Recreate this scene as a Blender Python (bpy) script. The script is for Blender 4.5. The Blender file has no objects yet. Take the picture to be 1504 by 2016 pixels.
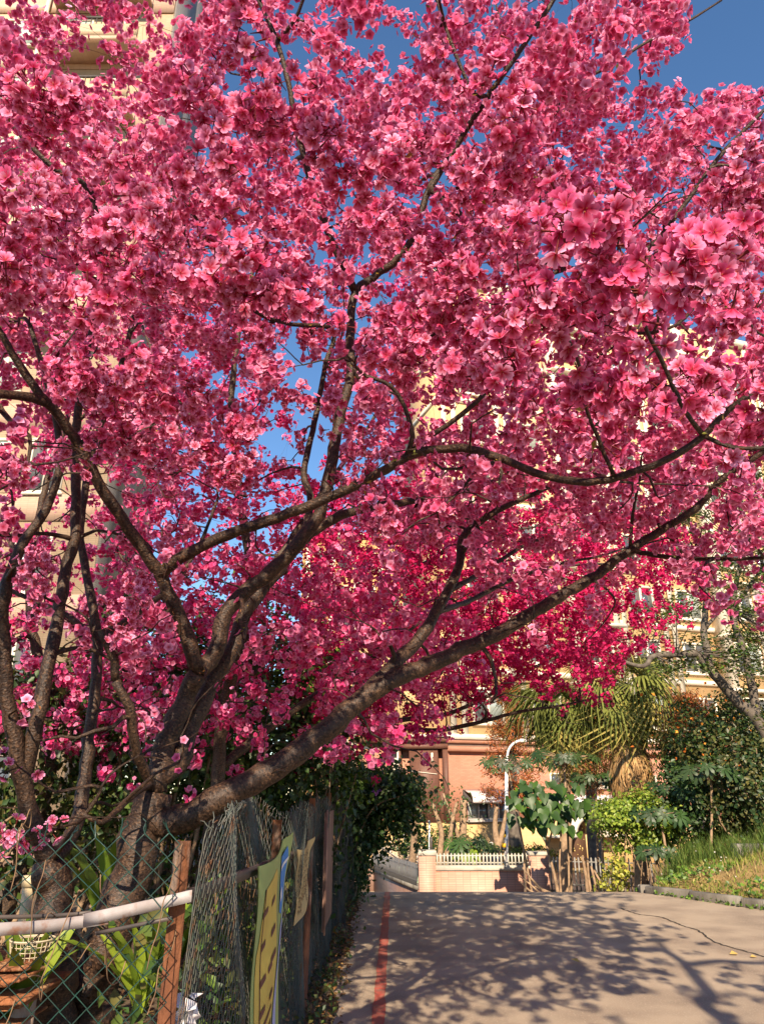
import bpy, bmesh, math
import numpy as np
from mathutils import Vector, Matrix
rng = np.random.default_rng(7)
sc = bpy.context.scene
COL = sc.collection

# ------------------------------------------------------------------ camera, sky, sun, exposure
PITCH = math.radians(20.8)
FPX = 1456.0                       # focal length in photo pixels (photo 1504 x 2016)
CAMZ = 1.5
cam_d = bpy.data.cameras.new('camera')
cam_d.sensor_fit = 'VERTICAL'; cam_d.sensor_height = 36.0
cam_d.lens = 36.0 * FPX / 2016.0
cam_d.clip_start = 0.05; cam_d.clip_end = 3000
cam = bpy.data.objects.new('camera', cam_d); COL.objects.link(cam)
cam.location = (0, 0, CAMZ); cam.rotation_euler = (math.pi/2 + PITCH, 0, 0)
sc.camera = cam
SUN_T = Vector((0.03, 1.0, -0.63)).normalized()      # direction in which the sunlight travels
w = bpy.data.worlds.new('World'); sc.world = w; w.use_nodes = True
nt = w.node_tree
bg = nt.nodes['Background']
sky = nt.nodes.new('ShaderNodeTexSky'); sky.sky_type = 'NISHITA'; sky.sun_disc = False
sky.sun_elevation = math.asin(-SUN_T.z)
sky.sun_rotation = math.atan2(-SUN_T.x, -SUN_T.y)
sky.air_density = 1.0; sky.dust_density = 0.0; sky.ozone_density = 3.0
hs = nt.nodes.new('ShaderNodeHueSaturation'); hs.inputs['Saturation'].default_value = 1.12
nt.links.new(sky.outputs[0], hs.inputs['Color']); nt.links.new(hs.outputs[0], bg.inputs[0]); bg.inputs[1].default_value = 0.095
sun_d = bpy.data.lights.new('sun', 'SUN'); sun_d.energy = 5.0; sun_d.angle = math.radians(0.5)
sun_d.color = (1.0, 0.83, 0.62)
sun = bpy.data.objects.new('sun', sun_d); COL.objects.link(sun)
sun.rotation_euler = SUN_T.to_track_quat('-Z', 'Y').to_euler()
sun.location = (0, -20, 30)
vs = sc.view_settings
vs.view_transform = 'Standard'; vs.look = 'None'; vs.exposure = 1.12; vs.gamma = 1.0
vs.use_curve_mapping = False
cy = sc.cycles
cy.max_bounces = 7; cy.diffuse_bounces = 4; cy.glossy_bounces = 2; cy.transmission_bounces = 4
cy.transparent_max_bounces = 6; cy.caustics_reflective = False; cy.caustics_refractive = False
cy.use_denoising = True

# ------------------------------------------------------------------ pixel helpers (photo pixel -> direction)
CP, SP = math.cos(PITCH), math.sin(PITCH)
def ray(px, py):
    dx = (px - 752.0) / FPX; dy = (1008.0 - py) / FPX
    return np.array((dx, CP - dy*SP, SP + dy*CP))
def at(px, py, Y):
    r = ray(px, py); t = Y / r[1]
    return np.array((r[0]*t, Y, CAMZ + r[2]*t))
def project(P):
    P = np.asarray(P, float); d = P - np.array((0, 0, CAMZ))
    f = d[..., 1]*CP + d[..., 2]*SP; u = -d[..., 1]*SP + d[..., 2]*CP
    f = np.where(f < 0.05, 0.05, f)
    return 752 + FPX*d[..., 0]/f, 1008 - FPX*u/f, f

# ------------------------------------------------------------------ mesh helpers
def nrm(a):
    a = np.asarray(a, float); return a / (np.linalg.norm(a, axis=-1, keepdims=True) + 1e-9)
class MB:
    """collects geometry; build() links it as one mesh object"""
    def __init__(s): s.v = []; s.f = []; s.c = []; s.n = 0
    def add(s, v, f, m=0, col=None):
        v = np.asarray(v, float).reshape(-1, 3)
        if len(f) == 0: return s
        if isinstance(f, np.ndarray): s.f.append((f + s.n, m))
        else:
            by = {}
            for q in f: by.setdefault(len(q), []).append(q)
            for k, q in by.items(): s.f.append((np.array(q) + s.n, m))
        s.v.append(v)
        c = np.ones((len(v), 4), np.float32)
        if col is not None:
            cc = np.asarray(col, np.float32); c[:, :cc.shape[-1]] = cc
        s.c.append(c); s.n += len(v); return s
    def mesh(s, name, mats, smooth=False):
        me = bpy.data.meshes.new(name)
        if s.n == 0: return me
        V = np.concatenate(s.v); C = np.concatenate(s.c)
        loops = np.concatenate([f.reshape(-1) for f, m in s.f])
        tot = np.concatenate([np.full(len(f), f.shape[1]) for f, m in s.f])
        mi = np.concatenate([np.full(len(f), m) for f, m in s.f])
        st = np.concatenate(([0], np.cumsum(tot)[:-1]))
        me.vertices.add(len(V)); me.vertices.foreach_set('co', V.astype(np.float32).ravel())
        me.loops.add(len(loops)); me.loops.foreach_set('vertex_index', loops.astype(np.int32))
        me.polygons.add(len(tot)); me.polygons.foreach_set('loop_start', st.astype(np.int32))
        me.polygons.foreach_set('loop_total', tot.astype(np.int32))
        me.polygons.foreach_set('material_index', mi.astype(np.int32))
        if smooth: me.polygons.foreach_set('use_smooth', np.ones(len(tot), bool))
        a = me.attributes.new('col', 'FLOAT_COLOR', 'POINT'); a.data.foreach_set('color', C.ravel())
        for m in (mats if isinstance(mats, (list, tuple)) else [mats]): me.materials.append(m)
        me.update(calc_edges=True); me.validate()
        return me
    def build(s, name, mats, parent=None, smooth=False, kind=None, bevel=0):
        return link(name, s.mesh(name, mats, smooth), parent, kind, bevel)
def link(name, me, parent=None, kind=None, bevel=0, loc=None):
    o = bpy.data.objects.new(name, me); COL.objects.link(o)
    if parent is not None:
        o.parent = parent
        o.matrix_parent_inverse = parent.matrix_world.inverted() if False else Matrix.Translation(-parent.location)
    if kind: o['kind'] = kind
    if bevel:
        b = o.modifiers.new('bevel', 'BEVEL'); b.width = bevel; b.segments = 1; b.limit_method = 'ANGLE'
    if loc is not None: o.location = loc
    return o
def tag(o, label, cat, group=None):
    o['label'] = label; o['category'] = cat
    if group: o['group'] = group
    return o
def thing(name, label, cat, loc, group=None):
    o = bpy.data.objects.new(name, None); COL.objects.link(o)
    o.location = tuple(loc); o.empty_display_size = 0.1
    return tag(o, label, cat, group)

BOXF = np.array([[0,3,2,1],[4,5,6,7],[0,1,5,4],[1,2,6,5],[2,3,7,6],[3,0,4,7]])
def box_v(x0, x1, y0, y1, z0, z1):
    return np.array([[x0,y0,z0],[x1,y0,z0],[x1,y1,z0],[x0,y1,z0],[x0,y0,z1],[x1,y0,z1],[x1,y1,z1],[x0,y1,z1]], float)
def bx(mb, x0, x1, y0, y1, z0, z1, m=0, col=None):
    return mb.add(box_v(x0, x1, y0, y1, z0, z1), BOXF, m, None if col is None else np.tile(col, (8, 1)))
class Frame:
    """a facade frame: u along the wall, w out of the wall, z up"""
    def __init__(s, O, ud):
        s.O = np.array((O[0], O[1], 0.0)); ud = nrm(np.array((ud[0], ud[1], 0.0))); s.u = ud
        s.w = np.array((ud[1], -ud[0], 0.0))
    def P(s, u, w_, z): return s.O + s.u*u + s.w*w_ + np.array((0, 0, z))
    def pts(s, a): a = np.asarray(a, float); return s.O + a[..., :1]*s.u + a[..., 1:2]*s.w + a[..., 2:3]*np.array((0, 0, 1.0))
    def box(s, mb, u0, u1, w0, w1, z0, z1, m=0, col=None):
        v = s.pts(box_v(u0, u1, -w1, -w0, z0, z1)*np.array((1, -1, 1)))
        return mb.add(v, BOXF, m, None if col is None else np.tile(col, (8, 1)))
    def hit(s, px, py, off=0.0):
        r = ray(px, py); o = np.array((0, 0, CAMZ))
        t = ((s.O + s.w*off - o) @ s.w) / (r @ s.w); p = o + r*t
        return float((p - s.O) @ s.u), float(p[2])
def tube(mb, pts, rad, n=6, m=0, cap=True, along0=0.0):
    pts = np.asarray(pts, float); K = len(pts); rad = np.broadcast_to(np.asarray(rad, float), (K,))
    T = nrm(np.gradient(pts, axis=0))
    mean = nrm(T.mean(0)); ref = np.eye(3)[np.argmin(np.abs(mean))]
    A = nrm(np.cross(T, ref)); B = np.cross(T, A)
    th = np.arange(n)*2*math.pi/n
    v = pts[:, None, :] + rad[:, None, None]*(np.cos(th)[None, :, None]*A[:, None, :] + np.sin(th)[None, :, None]*B[:, None, :])
    i = np.arange(K-1)[:, None]*n; j = np.arange(n)[None, :]; j2 = (j+1) % n
    f = np.stack([i+j, i+j2, i+n+j2, i+n+j], -1).reshape(-1, 4)
    L = along0 + np.concatenate(([0], np.cumsum(np.linalg.norm(np.diff(pts, axis=0), axis=1))))
    c = np.zeros((K, n, 4), np.float32); c[..., 0] = L[:, None]; c[..., 1] = (np.arange(n)/n)[None, :]; c[..., 2] = rad[:, None]
    mb.add(v.reshape(-1, 3), f, m, c.reshape(-1, 4))
    if cap:
        b = mb.n - K*n
        mb.f.append((np.array([[b+(K-1)*n+q for q in range(n)]]), m))
        mb.f.append((np.array([[b+q for q in range(n)][::-1]]), m))
    return mb
def tube_batch(mb, P, r, n=4, m=0):
    """P: (J,K,3) many polylines at once"""
    J, K, _ = P.shape
    T = nrm(np.gradient(P, axis=1))
    ref = np.where(np.abs(T[..., 1:2]) < 0.8, np.array([[[0, 1.0, 0]]]), np.array([[[1.0, 0, 0]]]))
    A = nrm(np.cross(T, ref)); B = np.cross(T, A)
    th = np.arange(n)*2*math.pi/n
    r = np.broadcast_to(np.asarray(r, float), (J, K))[:, :, None, None]
    v = P[:, :, None, :] + r*(np.cos(th)[None, None, :, None]*A[:, :, None, :] + np.sin(th)[None, None, :, None]*B[:, :, None, :])
    jj = np.arange(J)[:, None, None]*K*n; i = np.arange(K-1)[None, :, None]*n; q = np.arange(n)[None, None, :]; q2 = (q+1) % n
    f = np.stack([jj+i+q, jj+i+q2, jj+i+n+q2, jj+i+n+q], -1).reshape(-1, 4)
    return mb.add(v.reshape(-1, 3), f, m)
def spline(pts, step):
    """Catmull-Rom through pts (k,d), resampled about every step"""
    p = np.asarray(pts, float)
    if len(p) < 3:
        n = max(2, int(np.linalg.norm(p[-1, :3]-p[0, :3])/step)+1); t = np.linspace(0, 1, n)[:, None]
        return p[0]*(1-t) + p[-1]*t
    q = np.vstack((2*p[0]-p[1], p, 2*p[-1]-p[-2])); out = []
    for i in range(1, len(q)-2):
        n = max(2, int(np.linalg.norm(q[i+1, :3]-q[i, :3])/step)+1)
        t = np.linspace(0, 1, n, endpoint=False)[:, None]
        a, b, c, d = q[i-1], q[i], q[i+1], q[i+2]
        out.append(0.5*(2*b + (c-a)*t + (2*a-5*b+4*c-d)*t**2 + (3*b-a-3*c+d)*t**3))
    out.append(p[-1:]); return np.vstack(out)
def rand_dirs(n, r=rng): return nrm(r.normal(size=(n, 3)))
def smooth(a, b, x):
    t = np.clip((np.asarray(x, float)-a)/(b-a), 0, 1); return t*t*(3-2*t)
def vnoise(p, seed=0, f=1.0):
    """cheap smooth pseudo noise of positions, about -1..1"""
    r = np.random.default_rng(seed); out = 0
    for k in range(5):
        d = r.normal(size=3)*f*(1+0.6*k); out = out + np.sin(np.asarray(p) @ d + r.uniform(0, 6.28))/(1+0.4*k)
    return out/2.6

# ------------------------------------------------------------------ materials
def new_mat(name):
    m = bpy.data.materials.new(name); m.use_nodes = True
    n = m.node_tree.nodes; n.clear()
    out = n.new('ShaderNodeOutputMaterial')
    return m, m.node_tree, n, out
def setin(node, key, val):
    if key in node.inputs: node.inputs[key].default_value = val
def MAT(name, col, rough=0.8, col2=None, nscale=6.0, ndetail=6, contrast=(0.35, 0.65), bump=0.0, bscale=30.0,
        spec=0.3, metal=0.0, attr=False, trans=0.0, stretch=(1, 1, 1), col3=None, n3=40.0, tcol=None):
    m, t, n, out = new_mat(name); L = t.links.new
    p = n.new('ShaderNodeBsdfPrincipled')
    setin(p, 'Roughness', rough); setin(p, 'Metallic', metal); setin(p, 'Specular IOR Level', spec)
    tc = n.new('ShaderNodeTexCoord'); mp = n.new('ShaderNodeMapping'); mp.inputs['Scale'].default_value = stretch
    L(tc.outputs['Object'], mp.inputs[0])
    base = n.new('ShaderNodeRGB'); base.outputs[0].default_value = (*col, 1); cur = base.outputs[0]
    def mixin(cur, c, scale, lo, hi):
        no = n.new('ShaderNodeTexNoise'); no.inputs['Scale'].default_value = scale; no.inputs['Detail'].default_value = ndetail
        L(mp.outputs[0], no.inputs['Vector'])
        mr = n.new('ShaderNodeMapRange'); mr.inputs[1].default_value = lo; mr.inputs[2].default_value = hi
        L(no.outputs[0], mr.inputs[0])
        mx = n.new('ShaderNodeMix'); mx.data_type = 'RGBA'
        L(mr.outputs[0], mx.inputs[0]); L(cur, mx.inputs[6]); mx.inputs[7].default_value = (*c, 1)
        return mx.outputs[2]
    if col2 is not None: cur = mixin(cur, col2, nscale, *contrast)
    if col3 is not None: cur = mixin(cur, col3, n3, 0.56, 0.68)
    if attr:
        at_ = n.new('ShaderNodeAttribute'); at_.attribute_name = 'col'
        mx = n.new('ShaderNodeMix'); mx.data_type = 'RGBA'; mx.blend_type = 'MULTIPLY'; mx.inputs[0].default_value = 1
        L(cur, mx.inputs[6]); L(at_.outputs['Color'], mx.inputs[7]); cur = mx.outputs[2]
    L(cur, p.inputs['Base Color'])
    if bump:
        no = n.new('ShaderNodeTexNoise'); no.inputs['Scale'].default_value = bscale; no.inputs['Detail'].default_value = 5
        L(mp.outputs[0], no.inputs['Vector'])
        b = n.new('ShaderNodeBump'); b.inputs['Strength'].default_value = bump; b.inputs['Distance'].default_value = 0.02
        L(no.outputs[0], b.inputs['Height']); L(b.outputs[0], p.inputs['Normal'])
    sh = p.outputs[0]
    if trans:
        tr = n.new('ShaderNodeBsdfTranslucent')
        if tcol is None: L(cur, tr.inputs[0])
        else:
            mx = n.new('ShaderNodeMix'); mx.data_type = 'RGBA'; mx.blend_type = 'MULTIPLY'; mx.inputs[0].default_value = 1
            L(cur, mx.inputs[6]); mx.inputs[7].default_value = (*tcol, 1); L(mx.outputs[2], tr.inputs[0])
        ms = n.new('ShaderNodeMixShader'); ms.inputs[0].default_value = trans
        L(sh, ms.inputs[1]); L(tr.outputs[0], ms.inputs[2]); sh = ms.outputs[0]
    L(sh, out.inputs[0]); return m
def BARK(name, c1, c2, c3, rough=0.55, band=55.0):
    """bark: lenticel bands round the limb (attribute col.r runs along it), blotches, bump"""
    m, t, n, out = new_mat(name); L = t.links.new
    p = n.new('ShaderNodeBsdfPrincipled'); setin(p, 'Roughness', rough); setin(p, 'Specular IOR Level', 0.28)
    a = n.new('ShaderNodeAttribute'); a.attribute_name = 'col'
    sp = n.new('ShaderNodeSeparateColor'); L(a.outputs['Color'], sp.inputs[0])
    tc = n.new('ShaderNodeTexCoord')
    no = n.new('ShaderNodeTexNoise'); no.inputs['Scale'].default_value = 9; no.inputs['Detail'].default_value = 6; L(tc.outputs['Object'], no.inputs['Vector'])
    nf = n.new('ShaderNodeTexNoise'); nf.inputs['Scale'].default_value = 90; nf.inputs['Detail'].default_value = 4; L(tc.outputs['Object'], nf.inputs['Vector'])
    cb = n.new('ShaderNodeCombineXYZ')
    ma = n.new('ShaderNodeMath'); ma.operation = 'MULTIPLY'; ma.inputs[1].default_value = band; L(sp.outputs[0], ma.inputs[0])
    mg = n.new('ShaderNodeMath'); mg.operation = 'MULTIPLY'; mg.inputs[1].default_value = 16.0; L(sp.outputs[1], mg.inputs[0])
    L(ma.outputs[0], cb.inputs[0]); L(mg.outputs[0], cb.inputs[1])
    nb = n.new('ShaderNodeTexNoise'); nb.inputs['Scale'].default_value = 1.0; nb.inputs['Detail'].default_value = 3; L(cb.outputs[0], nb.inputs['Vector'])
    r1 = n.new('ShaderNodeMapRange'); r1.inputs[1].default_value = 0.38; r1.inputs[2].default_value = 0.62; L(no.outputs[0], r1.inputs[0])
    m1 = n.new('ShaderNodeMix'); m1.data_type = 'RGBA'; m1.inputs[6].default_value = (*c1, 1); m1.inputs[7].default_value = (*c2, 1); L(r1.outputs[0], m1.inputs[0])
    r2 = n.new('ShaderNodeMapRange'); r2.inputs[1].default_value = 0.52; r2.inputs[2].default_value = 0.60; L(nb.outputs[0], r2.inputs[0])
    m2 = n.new('ShaderNodeMix'); m2.data_type = 'RGBA'; m2.inputs[7].default_value = (*c3, 1); L(r2.outputs[0], m2.inputs[0]); L(m1.outputs[2], m2.inputs[6])
    r3_ = n.new('ShaderNodeMapRange'); r3_.inputs[1].default_value = 0.52; r3_.inputs[2].default_value = 0.66; L(nf.outputs[0], r3_.inputs[0])
    m3 = n.new('ShaderNodeMix'); m3.data_type = 'RGBA'; m3.inputs[7].default_value = (c2[0]*1.9, c2[1]*1.8, c2[2]*1.6, 1); L(r3_.outputs[0], m3.inputs[0]); L(m2.outputs[2], m3.inputs[6])
    L(m3.outputs[2], p.inputs['Base Color'])
    ad = n.new('ShaderNodeMath'); ad.operation = 'ADD'; L(nb.outputs[0], ad.inputs[0]); L(nf.outputs[0], ad.inputs[1])
    b = n.new('ShaderNodeBump'); b.inputs['Strength'].default_value = 0.7; b.inputs['Distance'].default_value = 0.006
    L(ad.outputs[0], b.inputs['Height']); L(b.outputs[0], p.inputs['Normal'])
    L(p.outputs[0], out.inputs[0]); return m
def PETAL(name, trans=0.35):
    m, t, n, out = new_mat(name); L = t.links.new
    a = n.new('ShaderNodeAttribute'); a.attribute_name = 'col'
    p = n.new('ShaderNodeBsdfPrincipled'); setin(p, 'Roughness', 0.7); setin(p, 'Specular IOR Level', 0.2)
    tr = n.new('ShaderNodeBsdfTranslucent'); ms = n.new('ShaderNodeMixShader'); ms.inputs[0].default_value = trans
    L(a.outputs['Color'], p.inputs['Base Color']); L(a.outputs['Color'], tr.inputs[0])
    L(p.outputs[0], ms.inputs[1]); L(tr.outputs[0], ms.inputs[2]); L(ms.outputs[0], out.inputs[0]); return m
def TILE(name, c1, c2, mortar, bw, bh, msize=0.004, udir=(1, 0), rough=0.55, off=0.0, var=0.5):
    """ceramic wall tiles too small to pick apart: brick texture in wall coordinates"""
    m, t, n, out = new_mat(name); L = t.links.new
    p = n.new('ShaderNodeBsdfPrincipled'); setin(p, 'Roughness', rough); setin(p, 'Specular IOR Level', 0.3)
    g = n.new('ShaderNodeNewGeometry'); sp = n.new('ShaderNodeSeparateXYZ'); L(g.outputs['Position'], sp.inputs[0])
    d = n.new('ShaderNodeVectorMath'); d.operation = 'DOT_PRODUCT'; L(g.outputs['Position'], d.inputs[0]); d.inputs[1].default_value = (udir[0], udir[1], 0)
    cb = n.new('ShaderNodeCombineXYZ'); L(d.outputs['Value'], cb.inputs[0]); L(sp.outputs[2], cb.inputs[1])
    br = n.new('ShaderNodeTexBrick'); L(cb.outputs[0], br.inputs['Vector']); br.offset = off
    br.inputs['Scale'].default_value = 1.0; br.inputs['Brick Width'].default_value = bw; br.inputs['Row Height'].default_value = bh
    br.inputs['Mortar Size'].default_value = msize; br.inputs['Mortar Smooth'].default_value = 0.1; br.inputs['Bias'].default_value = 0.0
    br.inputs['Color1'].default_value = (*c1, 1); br.inputs['Color2'].default_value = (*c2, 1); br.inputs['Mortar'].default_value = (*mortar, 1)
    no = n.new('ShaderNodeTexNoise'); no.inputs['Scale'].default_value = 0.9; no.inputs['Detail'].default_value = 8; L(g.outputs['Position'], no.inputs['Vector'])
    r = n.new('ShaderNodeMapRange'); r.inputs[1].default_value = 0.35; r.inputs[2].default_value = 0.7; r.inputs[3].default_value = 1.0; r.inputs[4].default_value = 1.0-0.35*var; L(no.outputs[0], r.inputs[0])
    mx = n.new('ShaderNodeMix'); mx.data_type = 'RGBA'; mx.blend_type = 'MULTIPLY'; mx.inputs[0].default_value = 1
    L(br.outputs['Color'], mx.inputs[6]); L(r.outputs[0], mx.inputs[7]); L(mx.outputs[2], p.inputs['Base Color'])
    b = n.new('ShaderNodeBump'); b.inputs['Strength'].default_value = 0.4; b.inputs['Distance'].default_value = 0.004; b.invert = True
    L(br.outputs['Fac'], b.inputs['Height']); L(b.outputs[0], p.inputs['Normal'])
    L(p.outputs[0], out.inputs[0]); return m
def GLASS(name, col, rough=0.05):
    return MAT(name, col, rough=rough, spec=0.8)

M = {}
M['bark'] = BARK('cherry_bark', (0.022, 0.012, 0.008), (0.048, 0.028, 0.018), (0.011, 0.006, 0.004), 0.5, 130.0)
M['bark2'] = BARK('grey_cherry_bark', (0.036, 0.022, 0.015), (0.072, 0.047, 0.031), (0.018, 0.011, 0.007), 0.5, 130.0)
M['petal'] = PETAL('petal', 0.38)
M['leaf'] = MAT('leaf', (1, 1, 1), rough=0.45, attr=True, trans=0.3, spec=0.4, tcol=(1.2, 1.3, 0.5))
M['dull_leaf'] = MAT('dull_leaf', (1, 1, 1), rough=0.75, attr=True, trans=0.25, spec=0.2)
M['wood'] = MAT('plant_wood', (0.16, 0.10, 0.06), 0.8, (0.26, 0.18, 0.11), 12, bump=0.5)
M['palewood'] = MAT('pale_plant_wood', (0.34, 0.23, 0.14), 0.8, (0.20, 0.13, 0.08), 10, bump=0.5)
M['greytrunk'] = MAT('grey_trunk', (0.14, 0.115, 0.09), 0.85, (0.07, 0.055, 0.045), 7, bump=0.6)
M['asphalt'] = MAT('asphalt', (0.39, 0.305, 0.22), 0.9, (0.25, 0.19, 0.14), 1.6, contrast=(0.40, 0.68), bump=0.6, bscale=180, col3=(0.46, 0.37, 0.28), n3=70, spec=0.25)
M['soil'] = MAT('soil', (0.075, 0.05, 0.032), 0.95, (0.13, 0.09, 0.055), 3, attr=True, bump=0.8, bscale=25)
M['concrete'] = MAT('concrete', (0.32, 0.28, 0.23), 0.9, (0.20, 0.17, 0.14), 3, bump=0.4, bscale=60)
M['greyconc'] = MAT('weathered_concrete', (0.22, 0.20, 0.17), 0.9, (0.10, 0.09, 0.075), 4, bump=0.5, bscale=40, stretch=(1, 1, .3))
M['redpaint'] = MAT('worn_red_paint', (0.42, 0.075, 0.05), 0.75, (0.30, 0.10, 0.07), 14, bump=0.3, bscale=200, col3=(0.22, 0.16, 0.12), n3=45)
M['wire'] = MAT('green_coated_wire', (0.006, 0.045, 0.034), 0.4, (0.012, 0.028, 0.023), 20, spec=0.5)
M['oldwire'] = MAT('weathered_wire', (0.045, 0.065, 0.055), 0.5, (0.10, 0.09, 0.075), 15, spec=0.5, col3=(0.12, 0.05, 0.02), n3=9)
M['rust'] = MAT('rusty_steel', (0.27, 0.105, 0.048), 0.8, (0.13, 0.05, 0.028), 14, bump=0.6, col3=(0.40, 0.30, 0.24), n3=9, stretch=(1, 1, .35))
M['whitesteel'] = MAT('chipped_white_steel', (0.36, 0.335, 0.335), 0.6, (0.24, 0.205, 0.195), 11, col3=(0.20, 0.09, 0.05), n3=16)
M['darksteel'] = MAT('dark_steel', (0.05, 0.045, 0.045), 0.5, (0.09, 0.07, 0.06), 9)

# ------------------------------------------------------------------ terrain, road, kerb
def base_z(y):
    y = np.asarray(y, float)
    a = np.clip(y-12.8, 0, 2.0); b = np.clip(y-14.8, 0, 9.2)
    return -0.19*a*a/4.0 - 0.19*b
KX = np.array([-40, 2, 6, 9.8, 11.5, 13.5, 16, 19, 23, 40.]); KV = np.array([13.0, 13.0, 10.6, 6.9, 5.3, 4.3, 5.2, 6.3, 7.6, 8.0])
def kerb_x(y): return np.interp(y, KX, KV)
def bank_z(x, y):
    x = np.asarray(x, float); y = np.asarray(y, float)
    d = x - kerb_x(y) - 0.12
    h = np.minimum(0.06 + 0.165*np.clip(d, 0, None), 1.0) + 0.05*np.sin(x*2.1+y)*np.clip(d, 0, 1) + 0.04*np.sin(x*5.3-y*3.7)*np.clip(d, 0, 1)
    f = smooth(18.5, 22.5, y); b = base_z(y)
    lvl = b*(1-smooth(-0.1, 0.7, d))
    return (1-f)*(lvl + h) + f*b
def gz(x, y):
    x = np.asarray(x, float); y = np.asarray(y, float)
    b = base_z(y)
    on_bank = x > kerb_x(y)
    left = smooth(-0.42, -0.75, x) if False else np.clip((-0.42-x)/0.3, 0, 1)
    zl = b + left*(0.03 + 0.03*np.sin(x*3+y*2.3))
    return np.where(on_bank, bank_z(x, y), np.where(x < -0.42, zl, b - 0.035))
def axis(a, b, step, far):
    m = np.arange(a, b+1e-6, step); e = np.array([3, 8, 20, 50, 120, 300.]); e = e[e < far]
    return np.concatenate((a-e[::-1], m, b+e))
gx = axis(-9, 16, 0.25, 400); gy = axis(-6, 26, 0.25, 500)
X, Y = np.meshgrid(gx, gy); Z = gz(X, Y)
v = np.stack((X, Y, Z), -1).reshape(-1, 3); nx = len(gx); ny = len(gy)
i = np.arange(ny-1)[:, None]*nx + np.arange(nx-1)[None, :]
f = np.stack((i, i+1, i+nx+1, i+nx), -1).reshape(-1, 4)
gc = np.where((v[:, 0] > kerb_x(v[:, 1])+.1)[:, None], np.array((2.5, 2.4, 1.5)), np.array((1.0, 1.0, 1.0)))
ground = MB().add(v, f, 0, gc).build('ground', M['soil'], smooth=True, kind='structure')
# road sheet
ry = np.concatenate((np.arange(-30, -6, 3.0), np.arange(-6, 12, 0.5), np.arange(12, 16, 0.15), np.arange(16, 23.4, 0.5), [23.4]))
rt = np.linspace(0, 1, 25)
RX = -0.36 + rt[None, :]*(kerb_x(ry)[:, None] + 0.02 + 0.36); RY = np.repeat(ry[:, None], 25, 1)
RX[:, 0] += 0.03*np.sin(ry*2.3) + 0.02*np.sin(ry*5.1)
v = np.stack((RX, RY, base_z(RY)), -1).reshape(-1, 3)
i = np.arange(len(ry)-1)[:, None]*25 + np.arange(24)[None, :]
road = MB().add(v, np.stack((i, i+1, i+26, i+25), -1).reshape(-1, 4)).build('road', M['asphalt'], smooth=True, kind='structure')
# worn red no-parking line at the road's edge, painted in strokes
mb = MB()
ys = np.arange(1.0, 13.75, 0.09)
xc = -0.03 + (ys-6)*0.016
wl = 0.045 + 0.004*np.sin(ys*9) + rng.normal(0, .0025, len(ys)); wr = 0.045 + 0.004*np.sin(ys*7+1) + rng.normal(0, .0025, len(ys))
zz = base_z(ys) + 0.005
v = np.stack((np.stack((xc-wl, ys, zz), -1), np.stack((xc+wr, ys, zz), -1)), 1).reshape(-1, 3)
i = np.arange(len(ys)-1)[:, None]*2
mb.add(v, np.concatenate((i, i+1, i+3, i+2), 1))
line = mb.build('red_kerb_line', M['redpaint'], road)
# crack in the asphalt, a thin dark groove
M['crack'] = MAT('crack_dirt', (0.035, 0.028, 0.022), 0.95)
mb = MB(); cpx = [(1222, 1789), (1255, 1800), (1300, 1806), (1340, 1822), (1375, 1833), (1400, 1852), (1440, 1866), (1504, 1884), (1560, 1897)]
cp = []
for a, b in cpx:
    r = ray(a, b); t = CAMZ/-r[2]; cp.append((r[0]*t, r[1]*t, 0.0045))
cp = spline(cp, 0.05); cp[:, :2] += rng.normal(0, 0.008, (len(cp), 2))
wd = 0.011*(0.6+0.8*rng.random(len(cp)))[:, None]; T = nrm(np.gradient(cp, axis=0)); Nn = np.stack((-T[:, 1], T[:, 0], 0*T[:, 0]), -1)
v = np.stack((cp-Nn*wd, cp+Nn*wd), 1).reshape(-1, 3); i = np.arange(len(cp)-1)[:, None]*2
mb.add(v, np.concatenate((i, i+1, i+3, i+2), 1)).build('crack', M['crack'], road)
# darker repair patches with soft shapes
# kerb stones along the grass bank
kerb = bpy.data.objects.new('kerb', None); COL.objects.link(kerb); kerb['kind'] = 'structure'
ky = np.array([8.3, 9.3, 10.2, 11.0, 11.8, 12.6, 13.4, 14.3, 15.2, 16.1])
for a, b in zip(ky[:-1], ky[1:]):
    pa = np.array((kerb_x(a), a)); pb = np.array((kerb_x(b), b)); d = nrm(pb-pa); L_ = np.linalg.norm(pb-pa)-0.015
    mid = (pa+pb)/2; fr = Frame(pa, d); mb = MB()
    z0 = min(base_z(a), base_z(b)) - 0.1
    top = np.array([base_z(a), base_z(b)]) + 0.12 + rng.normal(0, .006, 2)
    vv = fr.pts(box_v(0, L_, -0.15, 0.0, z0, 0)); vv[[4, 7], 2] = top[0]; vv[[5, 6], 2] = top[1]
    vv[4:, :2] += rng.normal(0, .006, (4, 2))
    mb.add(vv, BOXF).build('kerb_stone', M['greyconc'], kerb, bevel=0.02)
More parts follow.
